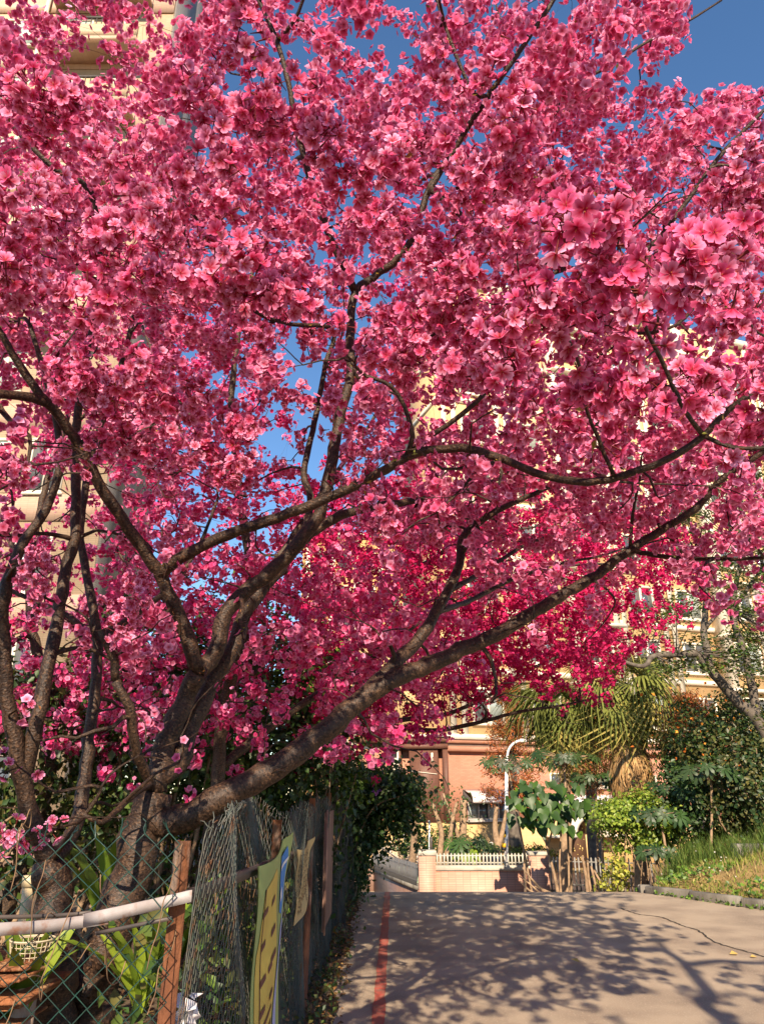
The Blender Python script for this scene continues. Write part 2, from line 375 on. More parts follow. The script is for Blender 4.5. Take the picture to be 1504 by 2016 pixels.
# leaf litter along the verge and a few leaves on the road
def leaf_template(fold=0.15, wid=0.34):
    v = np.array([[0, 0, 0], [0.45, -wid, fold], [1, 0, 0.02], [0.45, wid, fold], [0.45, 0, 0]], float)
    f = np.array([[0, 1, 4], [1, 2, 4], [4, 2, 3], [0, 4, 3]])
    return v, f
def frames_from(n_dir, x_hint, r=rng):
    """orthonormal frames (N,3,3) whose columns are x,y,z with z along n_dir"""
    z = nrm(n_dir); x = nrm(x_hint - z*np.sum(x_hint*z, -1, keepdims=True)); y = np.cross(z, x)
    return np.stack((x, y, z), -1)
def scatter(mb, tmpl, pos, frm, scale, cols, m=0, vcols=None):
    """stamp a template at many places; cols (N,3) per stamp, vcols (V,) optional multiplier"""
    v, f = tmpl; N = len(pos)
    if N == 0: return mb
    s = np.asarray(scale, float).reshape(N, -1)[:, None, :]
    V = np.einsum('nij,nvj->nvi', frm, v[None]*s) + np.asarray(pos)[:, None, :]
    F = (f[None] + (np.arange(N)*len(v))[:, None, None]).reshape(-1, f.shape[1])
    C = np.repeat(np.asarray(cols)[:, None, :], len(v), 1)
    if vcols is not None: C = C*vcols[None, :, None]
    return mb.add(V.reshape(-1, 3), F, m, C.reshape(-1, 3))
def leaves(mb, pos, nd, size, cols, fold=0.15, wid=0.34, hang=0.0, r=rng):
    N = len(pos); hint = rand_dirs(N, r); hint[:, 2] -= hang
    return scatter(mb, leaf_template(fold, wid), pos, frames_from(nd, hint), size, cols)
def pick(pal, n, var=0.18, r=rng):
    pal = np.asarray(pal, float); c = pal[r.integers(0, len(pal), n)]
    return c*np.clip(1+r.normal(0, var, (n, 1)), 0.4, 1.8)
DRY = [(0.22, 0.11, 0.04), (0.16, 0.08, 0.035), (0.28, 0.17, 0.06), (0.10, 0.055, 0.03)]
n = 2600
p = np.stack((rng.uniform(-0.85, -0.30, n), rng.uniform(2.0, 13.2, n), np.zeros(n)), -1); p[:, 2] = np.maximum(gz(p[:, 0], p[:, 1]), base_z(p[:, 1])) + 0.012
nd = rand_dirs(n)*0.5 + np.array((0, 0, 1))
mb = MB(); leaves(mb, p, nd, rng.uniform(0.025, 0.06, n), pick(DRY, n))
lit = mb.build('leaf_litter', M['dull_leaf'], kind='stuff'); tag(lit, 'brown dry leaf litter lying along the foot of the chain link fence', 'leaf litter')
for k, (a, b, s) in enumerate([(1142, 1898, .09), (1452, 1880, .10), (1476, 1886, .07)]):
    r = ray(a, b); t = CAMZ/-r[2]; q = np.array((r[0]*t, r[1]*t, 0.012)); mb = MB()
    leaves(mb, q[None], np.array([[0.1, -0.35, 1.0]]), [s], np.array([[0.50, 0.34, 0.10]]))
    tag(mb.build('fallen_leaf', M['dull_leaf']), ['yellow fallen leaf lying in the tree shadow on the road', 'larger yellow fallen leaf on the sunlit road near the crack', 'smaller yellow fallen leaf on the sunlit road near the crack'][k], 'leaf', 'fallen leaves on the road')

# ------------------------------------------------------------------ chain link fence
CORN = np.array((-0.61, 2.45)); FEND = np.array((-0.50, 12.6)); FLEFT = np.array((-2.1, 1.95))
def chain(path_pts, height, w_, r_, sides, seed, sag=0.0, wob=0.02):
    path = spline(np.c_[path_pts, np.zeros(len(path_pts))], 0.05)[:, :2]
    L_ = np.concatenate(([0], np.cumsum(np.linalg.norm(np.diff(path, axis=0), axis=1))))
    J = int(L_[-1]/(w_/2)); K = int(height/(w_/2))+1
    j = np.arange(J)[:, None]; k = np.arange(K)[None, :]
    s = (j + ((k + j) % 2))*w_/2 + 0*k; h = k*w_/2 + 0*j
    h = h.astype(float)
    # slack near the top: the mesh sags and leans
    r = np.random.default_rng(seed)
    top = np.clip((h/height-0.45)/0.55, 0, 1)
    ph = r.uniform(0, 6, 6)
    sg = sag*top**1.5*(0.55+0.45*np.sin(s*1.9+ph[0])*np.sin(s*0.8+ph[1])+0.25*np.sin(s*5.1+ph[2]))
    outw = wob*(np.sin(s*2.7+ph[3]+h*1.5)+0.6*np.sin(s*6.1+h*4+ph[4])) + top*sag*0.6*np.sin(s*1.3+ph[5])
    px = np.interp(s, L_, path[:, 0]); py = np.interp(s, L_, path[:, 1])
    tx = np.interp(s+.05, L_, path[:, 0]) - np.interp(s-.05, L_, path[:, 0]); ty = np.interp(s+.05, L_, path[:, 1]) - np.interp(s-.05, L_, path[:, 1])
    tl = np.sqrt(tx**2+ty**2)+1e-9; nxv, nyv = ty/tl, -tx/tl
    bend = np.where((k+j) % 2 == 0, 1, -1)*0.0022
    o = outw + bend
    P = np.stack((px+nxv*o, py+nyv*o, 0.04+h-sg+r.normal(0, .0012, s.shape)), -1)
    return P
fence = thing('chain_link_fence', 'green chain link fence with rusty posts between the cherry trees and the road', 'fence', (-0.55, 6.0, 0))
mb = MB()
Pn = chain(np.array([CORN, (-1.2, 2.28), FLEFT]), 1.40, 0.070, .0021, 4, 3, sag=0.035, wob=0.008)
tube_batch(mb, Pn, 0.0023, 5)
def barbs(mb, P, r_, seed):
    r = np.random.default_rng(seed); J = P.shape[0]
    t = P[:, -1]; d = nrm(np.stack((r.normal(0, .5, J), r.normal(0, .35, J), np.full(J, 1.0)), -1)); q = nrm(r.normal(size=(J, 3)))
    hk = np.stack((t, t+d*0.018+q*0.004, t+d*0.034-q*0.004, t+d*0.045+q*0.006), 1)
    tube_batch(mb, hk, r_, 4)
barbs(mb, Pn, 0.0024, 5)
mesh_near = mb.build('wire_mesh', M['wire'], fence, smooth=True, kind='stuff'); mesh_near['label'] = 'green coated diamond wire mesh'
mb = MB()
Pf = chain(np.array([CORN+(0.012, 0.01), (-0.60, 4.4), (-0.56, 8), FEND]), 1.46, 0.070, .002, 4, 8, sag=0.14, wob=0.03)
tube_batch(mb, Pf, 0.0020, 4); barbs(mb, Pf, 0.0019, 6)
mesh_far = mb.build('wire_mesh', M['oldwire'], fence, smooth=True, kind='stuff'); mesh_far['label'] = 'sagging weathered wire mesh along the road'
# dark shade netting hung over the far half of the fence (fine cords)
M['net'] = MAT('dark_netting', (0.028, 0.040, 0.036), 0.6, (0.06, 0.065, 0.06), 8, spec=0.4)
mb = MB()
Pt = chain(np.array([(-0.575, 5.0), (-0.53, 8.5), FEND+(0.02, 0.0)]), 1.50, 0.056, .001, 3, 12, sag=0.16, wob=0.05)
Pt[..., 2] += 0.05*np.sin(Pt[..., 1]*1.7) - 0.02; tube_batch(mb, Pt[:, ::1], 0.0013, 3)
mb.build('shade_netting', M['net'], fence, smooth=True, kind='stuff')
# posts: steel angles
def angle_post(x, y, h, mat, s=0.05, lean=(0, 0), name='post'):
    mb = MB(); t = 0.006
    L2 = [(0, 0), (s, 0), (s, t), (t, t), (t, s), (0, s)]
    v = [(x+a, y+b, -0.1) for a, b in L2] + [(x+a+lean[0], y+b+lean[1], h) for a, b in L2]
    f = [[0, 1, 7, 6], [1, 2, 8, 7], [2, 3, 9, 8], [3, 4, 10, 9], [4, 5, 11, 10], [5, 0, 6, 11], [11, 10, 9, 8, 7, 6], [0, 1, 2, 3, 4, 5]]
    mb.add(v, f); return mb.build(name, mat, fence)
angle_post(-0.65, 2.50, 1.36, M['rust'], s=0.05, lean=(0.005, 0.02))
for k, yy in enumerate((4.45, 6.35, 8.35, 10.4, 12.45)):
    xx = float(np.interp(yy, [2.4, 12.6], [-0.64, -0.54])); angle_post(xx, yy, [1.36, 1.46, 1.5, 1.5, 1.55][k], M['rust'], lean=(rng.normal(0, .015), rng.normal(0, .02)))
angle_post(-1.98, 2.05, 1.36, M['rust'])
# rails: two overlapped white angle steels on the near stretch, dark rails along the road
def rail(pts, hgt, thick, mat, name='rail'):
    p = spline(pts, 0.08); T = nrm(np.gradient(p, axis=0)); side = nrm(np.cross(T, (0, 0, 1))); mb = MB(); K = len(p)
    up = np.array((0, 0, 1.0)); prof = [(-hgt/2, 0), (hgt/2, 0), (hgt/2, thick*3), (hgt/2-thick, thick*3), (hgt/2-thick, thick), (-hgt/2, thick)]
    V = np.stack([p + up*a - side*b for a, b in prof], 1); n_ = len(prof)
    i = np.arange(K-1)[:, None]*n_; j = np.arange(n_)[None, :]
    mb.add(V.reshape(-1, 3), np.stack((i+j, i+(j+1) % n_, i+n_+(j+1) % n_, i+n_+j), -1).reshape(-1, 4))
    mb.f.append((np.array([list(range(n_))]), 0)); mb.f.append((np.array([list(range((K-1)*n_, K*n_))[::-1]]), 0))
    return mb.build(name, mat, fence)
rail([at(-260, 1838, 2.02), at(0, 1830, 2.17), at(110, 1822, 2.28), at(215, 1808, 2.37)], 0.030, 0.004, M['whitesteel'])
rail([at(165, 1812, 2.325), at(235, 1797, 2.38), at(310, 1780, 2.44), at(378, 1764, 2.485)], 0.032, 0.004, M['whitesteel'])
rail([at(-260, 1812, 2.06), at(0, 1806, 2.21), at(110, 1803, 2.32), at(180, 1797, 2.37)], 0.010, 0.003, M['darksteel'])  # thin dark strip standing in for the shadow gap along the white rail
rail([at(190, 1838, 2.345), at(250, 1826, 2.40), at(340, 1808, 2.47)], 0.010, 0.003, M['darksteel'])  # second dark strip, likewise a shadow gap modelled as a rail
rail([at(372, 1766, 2.50), at(440, 1740, 3.0), at(500, 1715, 3.7), at(560, 1690, 4.7)], 0.04, 0.004, M['darksteel'])
rail([at(560, 1690, 4.7), at(600, 1672, 6.0), at(640, 1640, 8.3), at(664, 1622, 10.5)], 0.04, 0.004, M['darksteel'])
# dry vine tendrils hung on the mesh
mb = MB()
for k in range(26):
    s0 = rng.uniform(2.46, 4.6); x0 = -0.62 if k > 8 else rng.uniform(-1.1, -.62); y0 = s0 if k > 8 else 2.42-(-.62-x0)*0.3
    p = np.array((x0, y0-0.02, rng.uniform(0.95, 1.42))); pts = [p.copy()]; d = rng.normal(0, 1, 3)*np.array((.3, .8, .4)) - np.array((0, 0, .4))
    for q in range(9):
        d = nrm(d + rng.normal(0, .7, 3)*np.array((.25, 1, 1)) - np.array((0, 0, .12))); p = p + d*0.05*np.array((.25, 1, 1)); pts.append(p.copy())
    tube(mb, spline(pts, .02), 0.0016, 4)
M['vine'] = MAT('dry_vine', (0.25, 0.15, 0.08), 0.9, (0.12, 0.07, 0.04), 20)
tag(mb.build('dry_vine', M['vine'], kind='stuff'), 'dry brown vine tendrils tangled in the mesh at the fence corner post', 'vine')

# ------------------------------------------------------------------ signs on the fence
def curved_sheet(name, y0, y1, x0, ztop0, ztop1, zbot, bulge, mats, paint, thick=0.004, nu=24, nv=40):
    """a sheet hung on the road side of the fence; paint(u,v)->material index"""
    mb = MB(); U, V = np.meshgrid(np.linspace(0, 1, nu+1), np.linspace(0, 1, nv+1))
    zt = ztop0 + (ztop1-ztop0)*U - 0.035*np.sin(U*math.pi)
    Zz = zt + (zbot-zt)*V; Yy = y0+(y1-y0)*U; Xx = x0 + bulge*np.sin(U*math.pi)*(1-.4*V) + 0.006*np.sin(V*11+U*5) + 0.05*smooth(.8, 1, U)*smooth(.25, 0, V)
    F = np.stack((Xx, Yy, Zz), -1)
    n0 = (nu+1)*(nv+1); B = F + np.array((-thick, 0, 0))
    mb.add(np.concatenate((F.reshape(-1, 3), B.reshape(-1, 3))), np.zeros((0, 4), int)) if False else None
    i = np.arange(nv)[:, None]*(nu+1)+np.arange(nu)[None, :]
    q = np.stack((i, i+1, i+nu+2, i+nu+1), -1).reshape(-1, 4)
    mb.v.append(np.concatenate((F.reshape(-1, 3), B.reshape(-1, 3)))); mb.c.append(np.ones((2*n0, 4), np.float32)); mb.n = 2*n0
    mb.f.append((q, 0)); mb.f.append((q[:, ::-1]+n0, 0))
    return mb, F
# big yellow-green banner with a drawing of a yellow tower and a blue emblem
M['ban_green'] = MAT('banner_green', (0.34, 0.42, 0.14), 0.6, (0.28, 0.36, 0.12), 5)
M['ban_yellow'] = MAT('banner_yellow', (0.62, 0.47, 0.09), 0.6, (0.55, 0.40, 0.08), 5)
M['ban_brown'] = MAT('banner_brown', (0.13, 0.045, 0.03), 0.6)
M['ban_blue'] = MAT('banner_blue', (0.06, 0.22, 0.55), 0.6)
M['ban_lilac'] = MAT('banner_lilac', (0.36, 0.40, 0.62), 0.6)
M['ban_white'] = MAT('banner_white', (0.75, 0.74, 0.70), 0.6)
banner = thing('banner', 'tall yellow and green cloth banner with brown dashes hanging on the fence', 'banner', (-0.5, 4.05, 0.2))
mb, F = curved_sheet('sheet', 3.62, 4.55, -0.545, 1.195, 1.295, 0.12, 0.02, None, None)
mb.build('cloth', M['ban_green'], banner, smooth=True)
def on_sheet(F, poly, name, mat, lift=0.003, parent=None):
    nv, nu = F.shape[0]-1, F.shape[1]-1
    def S(u, v):
        a = np.clip(u, 0, 1)*nu; b = np.clip(v, 0, 1)*nv; i = min(int(a), nu-1); j = min(int(b), nv-1); fu = a-i; fv = b-j
        return (F[j, i]*(1-fu)+F[j, i+1]*fu)*(1-fv)+(F[j+1, i]*(1-fu)+F[j+1, i+1]*fu)*fv
    # fan in strips: split polygon (list of (u,v)) into a grid-following strip between left and right edges
    vs_ = [p[1] for p in poly]; v0, v1 = min(vs_), max(vs_); n_ = max(8, int((v1-v0)*44)+1); mbp = MB(); rows = []
    for v in np.linspace(v0+1e-4, v1-1e-4, n_):
        xs = []
        for (a, b), (c, d) in zip(poly, poly[1:]+poly[:1]):
            if (b-v)*(d-v) < 0: xs.append(a+(c-a)*(v-b)/(d-b))
        if len(xs) >= 2: rows.append((v, min(xs), max(xs)))
    nc = 6; V = []
    for v, a, b in rows:
        for q in range(nc+1): V.append(S(a+(b-a)*q/nc, v)+np.array((lift, 0, 0)))
    R = len(rows); i = np.arange(R-1)[:, None]*(nc+1)+np.arange(nc)[None, :]
    mbp.add(np.array(V), np.stack((i, i+1, i+nc+2, i+nc+1), -1).reshape(-1, 4))
    return mbp.build(name, mat, parent, smooth=True)
tower = on_sheet(F, [(0.16, .10), (0.52, .06), (0.60, .10), (0.62, .995), (0.05, .995), (0.06, .33), (0.10, .30)], 'printed_tower', M['ban_yellow'], .003, banner)
dash = [(.13, .185), (.40, .172), (.17, .31), (.42, .295), (.35, .42), (.16, .44), (.42, .395), (.15, .55), (.40, .53), (.22, .70), (.45, .66), (.12, .80), (.46, .90)]
for a, b in dash:
    ww = rng.uniform(.09, .16); on_sheet(F, [(a, b), (a+ww, b-.012), (a+ww, b+.012), (a, b+.026)], 'printed_dash', M['ban_brown'], .006, banner)
on_sheet(F, [(.10, .62), (.52, .585), (.52, .60), (.10, .64)], 'printed_dash', M['ban_brown'], .006, banner)
on_sheet(F, [(.02, .86), (.52, .80), (.52, .82), (.02, .885)], 'printed_dash', M['ban_brown'], .006, banner)
for a in (0.155, 0.61): on_sheet(F, [(a, .10), (a+.016, .10), (a+.014, .99), (a-.002, .99)], 'printed_outline', M['ban_brown'], .005, banner)
on_sheet(F, [(.80, .05), (.90, .04), (.93, .08), (.90, .25), (.78, .30), (.70, .28), (.74, .17)], 'printed_emblem', M['ban_blue'], .004, banner)
on_sheet(F, [(.76, .105), (.93, .09), (.93, .105), (.76, .12)], 'printed_band', M['ban_white'], .007, banner)
on_sheet(F, [(.73, .20), (.80, .19), (.79, .235), (.72, .24)], 'printed_band', M['ban_white'], .007, banner)
on_sheet(F, [(.74, .36), (.86, .30), (.84, .60), (.78, .98), (.66, .98), (.70, .55)], 'printed_wave', M['ban_lilac'], .004, banner)
# beige notice with columns of brown characters
M['paper'] = MAT('beige_board', (0.55, 0.41, 0.18), 0.7, (0.47, 0.34, 0.15), 6)
M['ink'] = MAT('brown_ink', (0.10, 0.055, 0.025), 0.7)
notice = thing('notice_board', 'beige notice with columns of small brown characters hanging on the fence', 'notice', (-0.5, 5.6, 0.8))
mb, F2 = curved_sheet('sheet', 5.15, 5.95, -0.535, 1.165, 1.20, 0.735, 0.012, None, None)
mb.build('board', M['paper'], notice, smooth=True)
mb = MB(); nu, nv = F2.shape[1]-1, F2.shape[0]-1
for cu in np.arange(0.14, 0.9, 0.13):
    v0 = 0.07
    while v0 < (0.9 if cu < .5 else 0.62+.25*rng.random()):
        hh = rng.uniform(.035, .05)
        for q in range(4):     # strokes of one character
            a = cu + rng.uniform(-.04, .04); b = v0 + rng.uniform(0, hh*.8)
            i0 = F2[int(b*nv), int(a*nu)] + np.array((0.004, (a*nu-int(a*nu))*(0.8/nu), -(b*nv-int(b*nv))*0.45/nv))
            dy, dz = (rng.uniform(.02, .05), .006) if q % 2 else (.008, rng.uniform(.012, .022))
            mb.add([i0, i0+(0, dy, 0), i0+(0, dy, -dz), i0+(0, 0, -dz)], np.array([[0, 1, 2, 3]]))
        v0 += hh + .025
mb.build('characters', M['ink'], notice)
# brown weathered panel seen edge on
M['panel'] = MAT('faded_brown_panel', (0.26, 0.15, 0.11), 0.7, (0.18, 0.10, 0.075), 7, stretch=(1, 1, .3))
panel = thing('blank_sign', 'faded brown blank panel hung upright on the netted stretch of fence', 'sign', (-0.47, 7.4, 0.4))
mb = MB(); bx(mb, -0.50, -0.485, 6.95, 8.05, 0.42, 1.34); mb.build('board', M['panel'], panel, bevel=.004)
mb = MB(); bx(mb, -0.484, -0.47, 6.94, 6.99, 0.40, 1.36); mb.build('edge_strip', M['panel'], panel)
# scrap of white plastic caught in the mesh
mb = MB(); c0 = at(370, 1990, 2.62); g = np.array([(a, b) for b in range(6) for a in range(6)], float)/5
V = np.stack((c0[0]+0.015*rng.normal(size=36), c0[1]+(g[:, 0]-.5)*.07+.01*rng.normal(size=36), c0[2]+(g[:, 1]-.5)*.075+.006*rng.normal(size=36)), -1); V[:, 0] += (g[:, 0]-.5)*.05
i = np.arange(5)[:, None]*6+np.arange(5)[None, :]
mb.add(V, np.stack((i, i+1, i+7, i+6), -1).reshape(-1, 4))
M['scrap'] = MAT('white_plastic', (0.6, 0.56, 0.58), 0.5)
tag(mb.build('plastic_scrap', M['scrap'], smooth=True), 'crumpled scrap of white plastic caught in the mesh below the corner post', 'plastic scrap')

# ------------------------------------------------------------------ cherry trees
RS = 0.80
CLEAR = []
class Skel:
    def __init__(s, cap=60000):
        s.P = np.zeros((cap, 3)); s.par = np.full(cap, -1); s.R = np.zeros(cap); s.tr = np.zeros(cap, bool); s.n = 0; s.paths = []
    def add(s, p, par, r=0.0, traced=False):
        i = s.n; s.P[i] = p; s.par[i] = par; s.R[i] = r; s.tr[i] = traced; s.n += 1; return i
    def trace(s, pts, r0, r1, name='limb', join=True, step=0.06, clear=None):
        r0, r1 = r0*RS, r1*RS
        """pts: list of (px,py,Y) photo pixel + distance, or 3-vectors already in metres when given as arrays"""
        W = [q if isinstance(q, np.ndarray) else at(*q) for q in pts]
        par = -1
        if s.n and join:
            d = np.linalg.norm(s.P[:s.n]-W[0], axis=1); d[~s.tr[:s.n]] += 9; par = int(np.argmin(d))
            if d[par] > 0.02: W = [s.P[par].copy()] + W[(1 if d[par] < 0.12 else 0):]
        sp = spline(np.array(W), step); k = len(sp)
        sp[1:-1] += rng.normal(0, 1, (k-2, 3))*np.linspace(r0, r1, k)[1:-1, None]*0.10
        rr = r0 + (r1-r0)*np.linspace(0, 1, k)**0.9
        rr = rr*(1+0.05*np.sin(np.arange(k)*1.7+rng.uniform(0, 6)))
        last = par
        for q in range(1 if par >= 0 else 0, k): last = s.add(sp[q], last, rr[q], True)
        s.paths.append((name, sp, rr))
        if clear is not None:      # stretch of the limb (0..1) that no blossom grows in front of
            a, b = int(clear[0]*(k-1)), int(clear[1]*(k-1))+1; u, v, d = project(sp[a:b]); CLEAR.append(np.stack((u, v, d, rr[a:b]*FPX/d), -1))
        return last
    def grow(s, A, curl=0.35, seed=1, step=0.07, up=0.15, grav=0.0):
        """attach each attractor to the nearest node by a curved twig; nearer ones first"""
        r = np.random.default_rng(seed); n0 = s.n
        d = np.full(len(A), 9e9)
        for c in range(0, n0, 500): d = np.minimum(d, np.linalg.norm(A[:, None]-s.P[None, c:min(c+500, n0)], axis=2).min(1))
        ends = []
        for k in np.argsort(d):
            a = A[k]; dd = np.sum((s.P[:s.n]-a)**2, axis=1) + 0.03*(s.P[:s.n, 2] > a[2]+0.1)
            j = int(np.argmin(dd)); p = s.P[j]; L_ = math.sqrt(np.sum((p-a)**2))
            if L_ < 0.03: continue
            pd = nrm(p - s.P[s.par[j]]) if s.par[j] >= 0 else np.array((0, 0, 1.0))
            ctrl = p + (pd*0.30 + nrm(a-p)*0.25)*L_ + r.normal(0, curl*0.25, 3)*L_ + np.array((0, 0, up*L_*0.5))
            m = max(2, int(L_/step)+1); t = np.linspace(0, 1, m+1)[1:, None]
            q = (1-t)**2*p + 2*t*(1-t)*ctrl + t*t*a
            if m > 2: q[:-1] += r.normal(0, 0.006, (m-1, 3))
            last = j; ids = [j]
            for z in q: last = s.add(z, last); ids.append(last)
            ends.append((k, ids))
        return ends
    def radii(s, r0=0.0040, ex=0.42):
        n = s.n; cnt = np.ones(n); hasch = np.zeros(n, bool)
        for i in range(n-1, 0, -1):
            if s.par[i] >= 0 and not s.tr[i]: cnt[s.par[i]] += cnt[i]
        R = r0*np.maximum(cnt/3.0, 1)**ex
        for i in range(n):
            if s.tr[i]: R[i] = s.R[i]
            elif s.par[i] >= 0: R[i] = min(R[i], R[s.par[i]]*0.85)
        s.R[:n] = R; s.cnt = cnt
    def twig_mesh(s, mb):
        n = s.n; ch = [[] for _ in range(n)]
        for i in range(n):
            if s.par[i] >= 0 and not s.tr[i]: ch[s.par[i]].append(i)
        starts = []
        for i in range(n):
            if ch[i]:
                if s.tr[i]: starts += [(i, c) for c in ch[i]]
                else:
                    o = sorted(ch[i], key=lambda c: -s.cnt[c]); ch[i] = o[:1]; starts += [(i, c) for c in o[1:]]
        for p0, c in starts:
            ids = [p0, c]
            while ch[ids[-1]]: ids.append(ch[ids[-1]][0])
            P = s.P[ids]; R = s.R[ids].copy(); R[0] = R[1]
            mx = R.max(); tube(mb, P, R, 7 if mx > .015 else 5 if mx > .006 else 3, cap=False)
def petal_full():
    """one open flower, about 45 triangles: five notched cupped petals, throat, calyx, stalk. Returns v,f,weights(centre)"""
    V = [[0, 0, 0.02]]; W = [1.0]; F = []
    for k in range(5):
        a = k*2*math.pi/5 + 0.06*((k*7) % 3-1); ca, sa = math.cos(a), math.sin(a); b = len(V); lift = 0.04*((k*5) % 4-1.5)
        for (r_, t_, z_, w_) in [(.40, -.29, .25, .52), (.40, .29, .25, .52), (.42, 0, .18, 1.0), (.84, -.42, .46, 0), (.84, .42, .46, 0), (1.04, -.17, .46, 0), (1.04, .17, .46, 0), (.96, 0, .42, 0.02)]:
            zz = z_ + lift*r_ + (0.05 if t_ > 0 else -0.03)*r_
            V.append([r_*ca - t_*sa, r_*sa + t_*ca, zz]); W.append(w_)
        l1, r1, m, l2, r2, tl, tr, nn = range(b, b+8)
        F += [[0, l1, m], [0, m, r1], [l1, l2, m], [m, r2, r1], [l2, tl, m], [tl, nn, m], [nn, tr, m], [tr, r2, m]]
    b = len(V)      # stamens
    for k in range(3):
        a = k*2.1; V += [[.10*math.cos(a), .10*math.sin(a), .05], [.10*math.cos(a+1), .10*math.sin(a+1), .05], [.2*math.cos(a+.5), .2*math.sin(a+.5), .42]]; W += [1.0, 1.0, 2.0]
        F.append([b+3*k, b+3*k+1, b+3*k+2])
    b = len(V)      # calyx and stalk
    for z_, r_ in ((0.03, .17), (-.35, .10), (-1.3, .045)):
        for k in range(3): V.append([r_*math.cos(k*2.094), r_*math.sin(k*2.094), z_]); W.append(-1.0)
    for q in range(2):
        for k in range(3):
            F += [[b+3*q+k, b+3*q+(k+1) % 3, b+3*q+3+(k+1) % 3], [b+3*q+k, b+3*q+3+(k+1) % 3, b+3*q+3+k]]
    return np.array(V, float), np.array(F), np.array(W)
def petal_mid():
    V = [[0, 0, 0.0]]; W = [1.0]; F = []
    for k in range(5):
        a = k*2*math.pi/5; ca, sa = math.cos(a), math.sin(a); b = len(V); lift = 0.08*((k*7) % 3-1)
        for r_, t_, z_, w_ in ((.66, -.50, .36, .13), (1.06, 0.05, .40, 0), (.66, .50, .38, .13)):
            V.append([r_*ca-t_*sa, r_*sa+t_*ca, z_+lift]); W.append(w_)
        F.append([0, b, b+1, b+2])
    return np.array(V, float), np.array(F), np.array(W)
def petal_far():
    """small cupped five-sided flower for the trees further back"""
    V = [[0, 0, 0.0]]; W = [.7]; F = []
    for k in range(5):
        a = k*2*math.pi/5; V.append([1.02*math.cos(a), 1.02*math.sin(a), .34+.07*((k*7) % 3-1)]); W.append(0.0)
    for k in range(5): F.append([0, 1+k, 1+(k+1) % 5])
    return np.array(V, float), np.array(F), np.array(W)
LOD = [petal_full(), petal_mid(), petal_far()]
def flower_cols(W, outer, inner, n, r, var=0.10):
    o = np.asarray(outer)[r.integers(0, len(outer), n)]*np.clip(1+r.normal(0, var, (n, 1)), .6, 1.3)
    o = np.clip(o, 0, 0.93); w_ = np.clip(W, 0, 1)[None, :, None]
    C = o[:, None, :]*(1-w_) + np.asarray(inner)[None, None]*w_
    C[:, W > 1.5] = (0.75, 0.45, 0.10); C[:, W < 0] = (0.20, 0.035, 0.035)
    return C
def stamp_flowers(mb, lod, pos, nd, size, outer, inner, seed):
    v, f, W = LOD[lod]; N = len(pos); r = np.random.default_rng(seed)
    if N == 0: return
    frm = frames_from(nd, rand_dirs(N, r))
    V = np.einsum('nij,nvj->nvi', frm, v[None]*np.stack((size, size, size*r.uniform(.6, 1.5, N)), -1)[:, None, :]) + pos[:, None, :]
    C = flower_cols(W, outer, inner, N, r)
    F = (f[None]+(np.arange(N)*len(v))[:, None, None]).reshape(-1, f.shape[1])
    mb.add(V.reshape(-1, 3), F, 0, C.reshape(-1, 3))
PINK = [(0.89, 0.27, 0.49), (0.91, 0.33, 0.57), (0.87, 0.20, 0.41), (0.92, 0.42, 0.66), (0.85, 0.15, 0.36)]
PINKC = (0.34, 0.0, 0.030)
ROSE = [(0.78, 0.075, 0.27), (0.82, 0.12, 0.35), (0.72, 0.05, 0.21)]
ROSEC = (0.42, 0.003, 0.03)
CRIM = [(0.58, 0.012, 0.13), (0.68, 0.03, 0.19), (0.48, 0.006, 0.085)]  # own crimson, darkened further to carry shade from the nearer crown
CRIMC = (0.35, 0.002, 0.02)
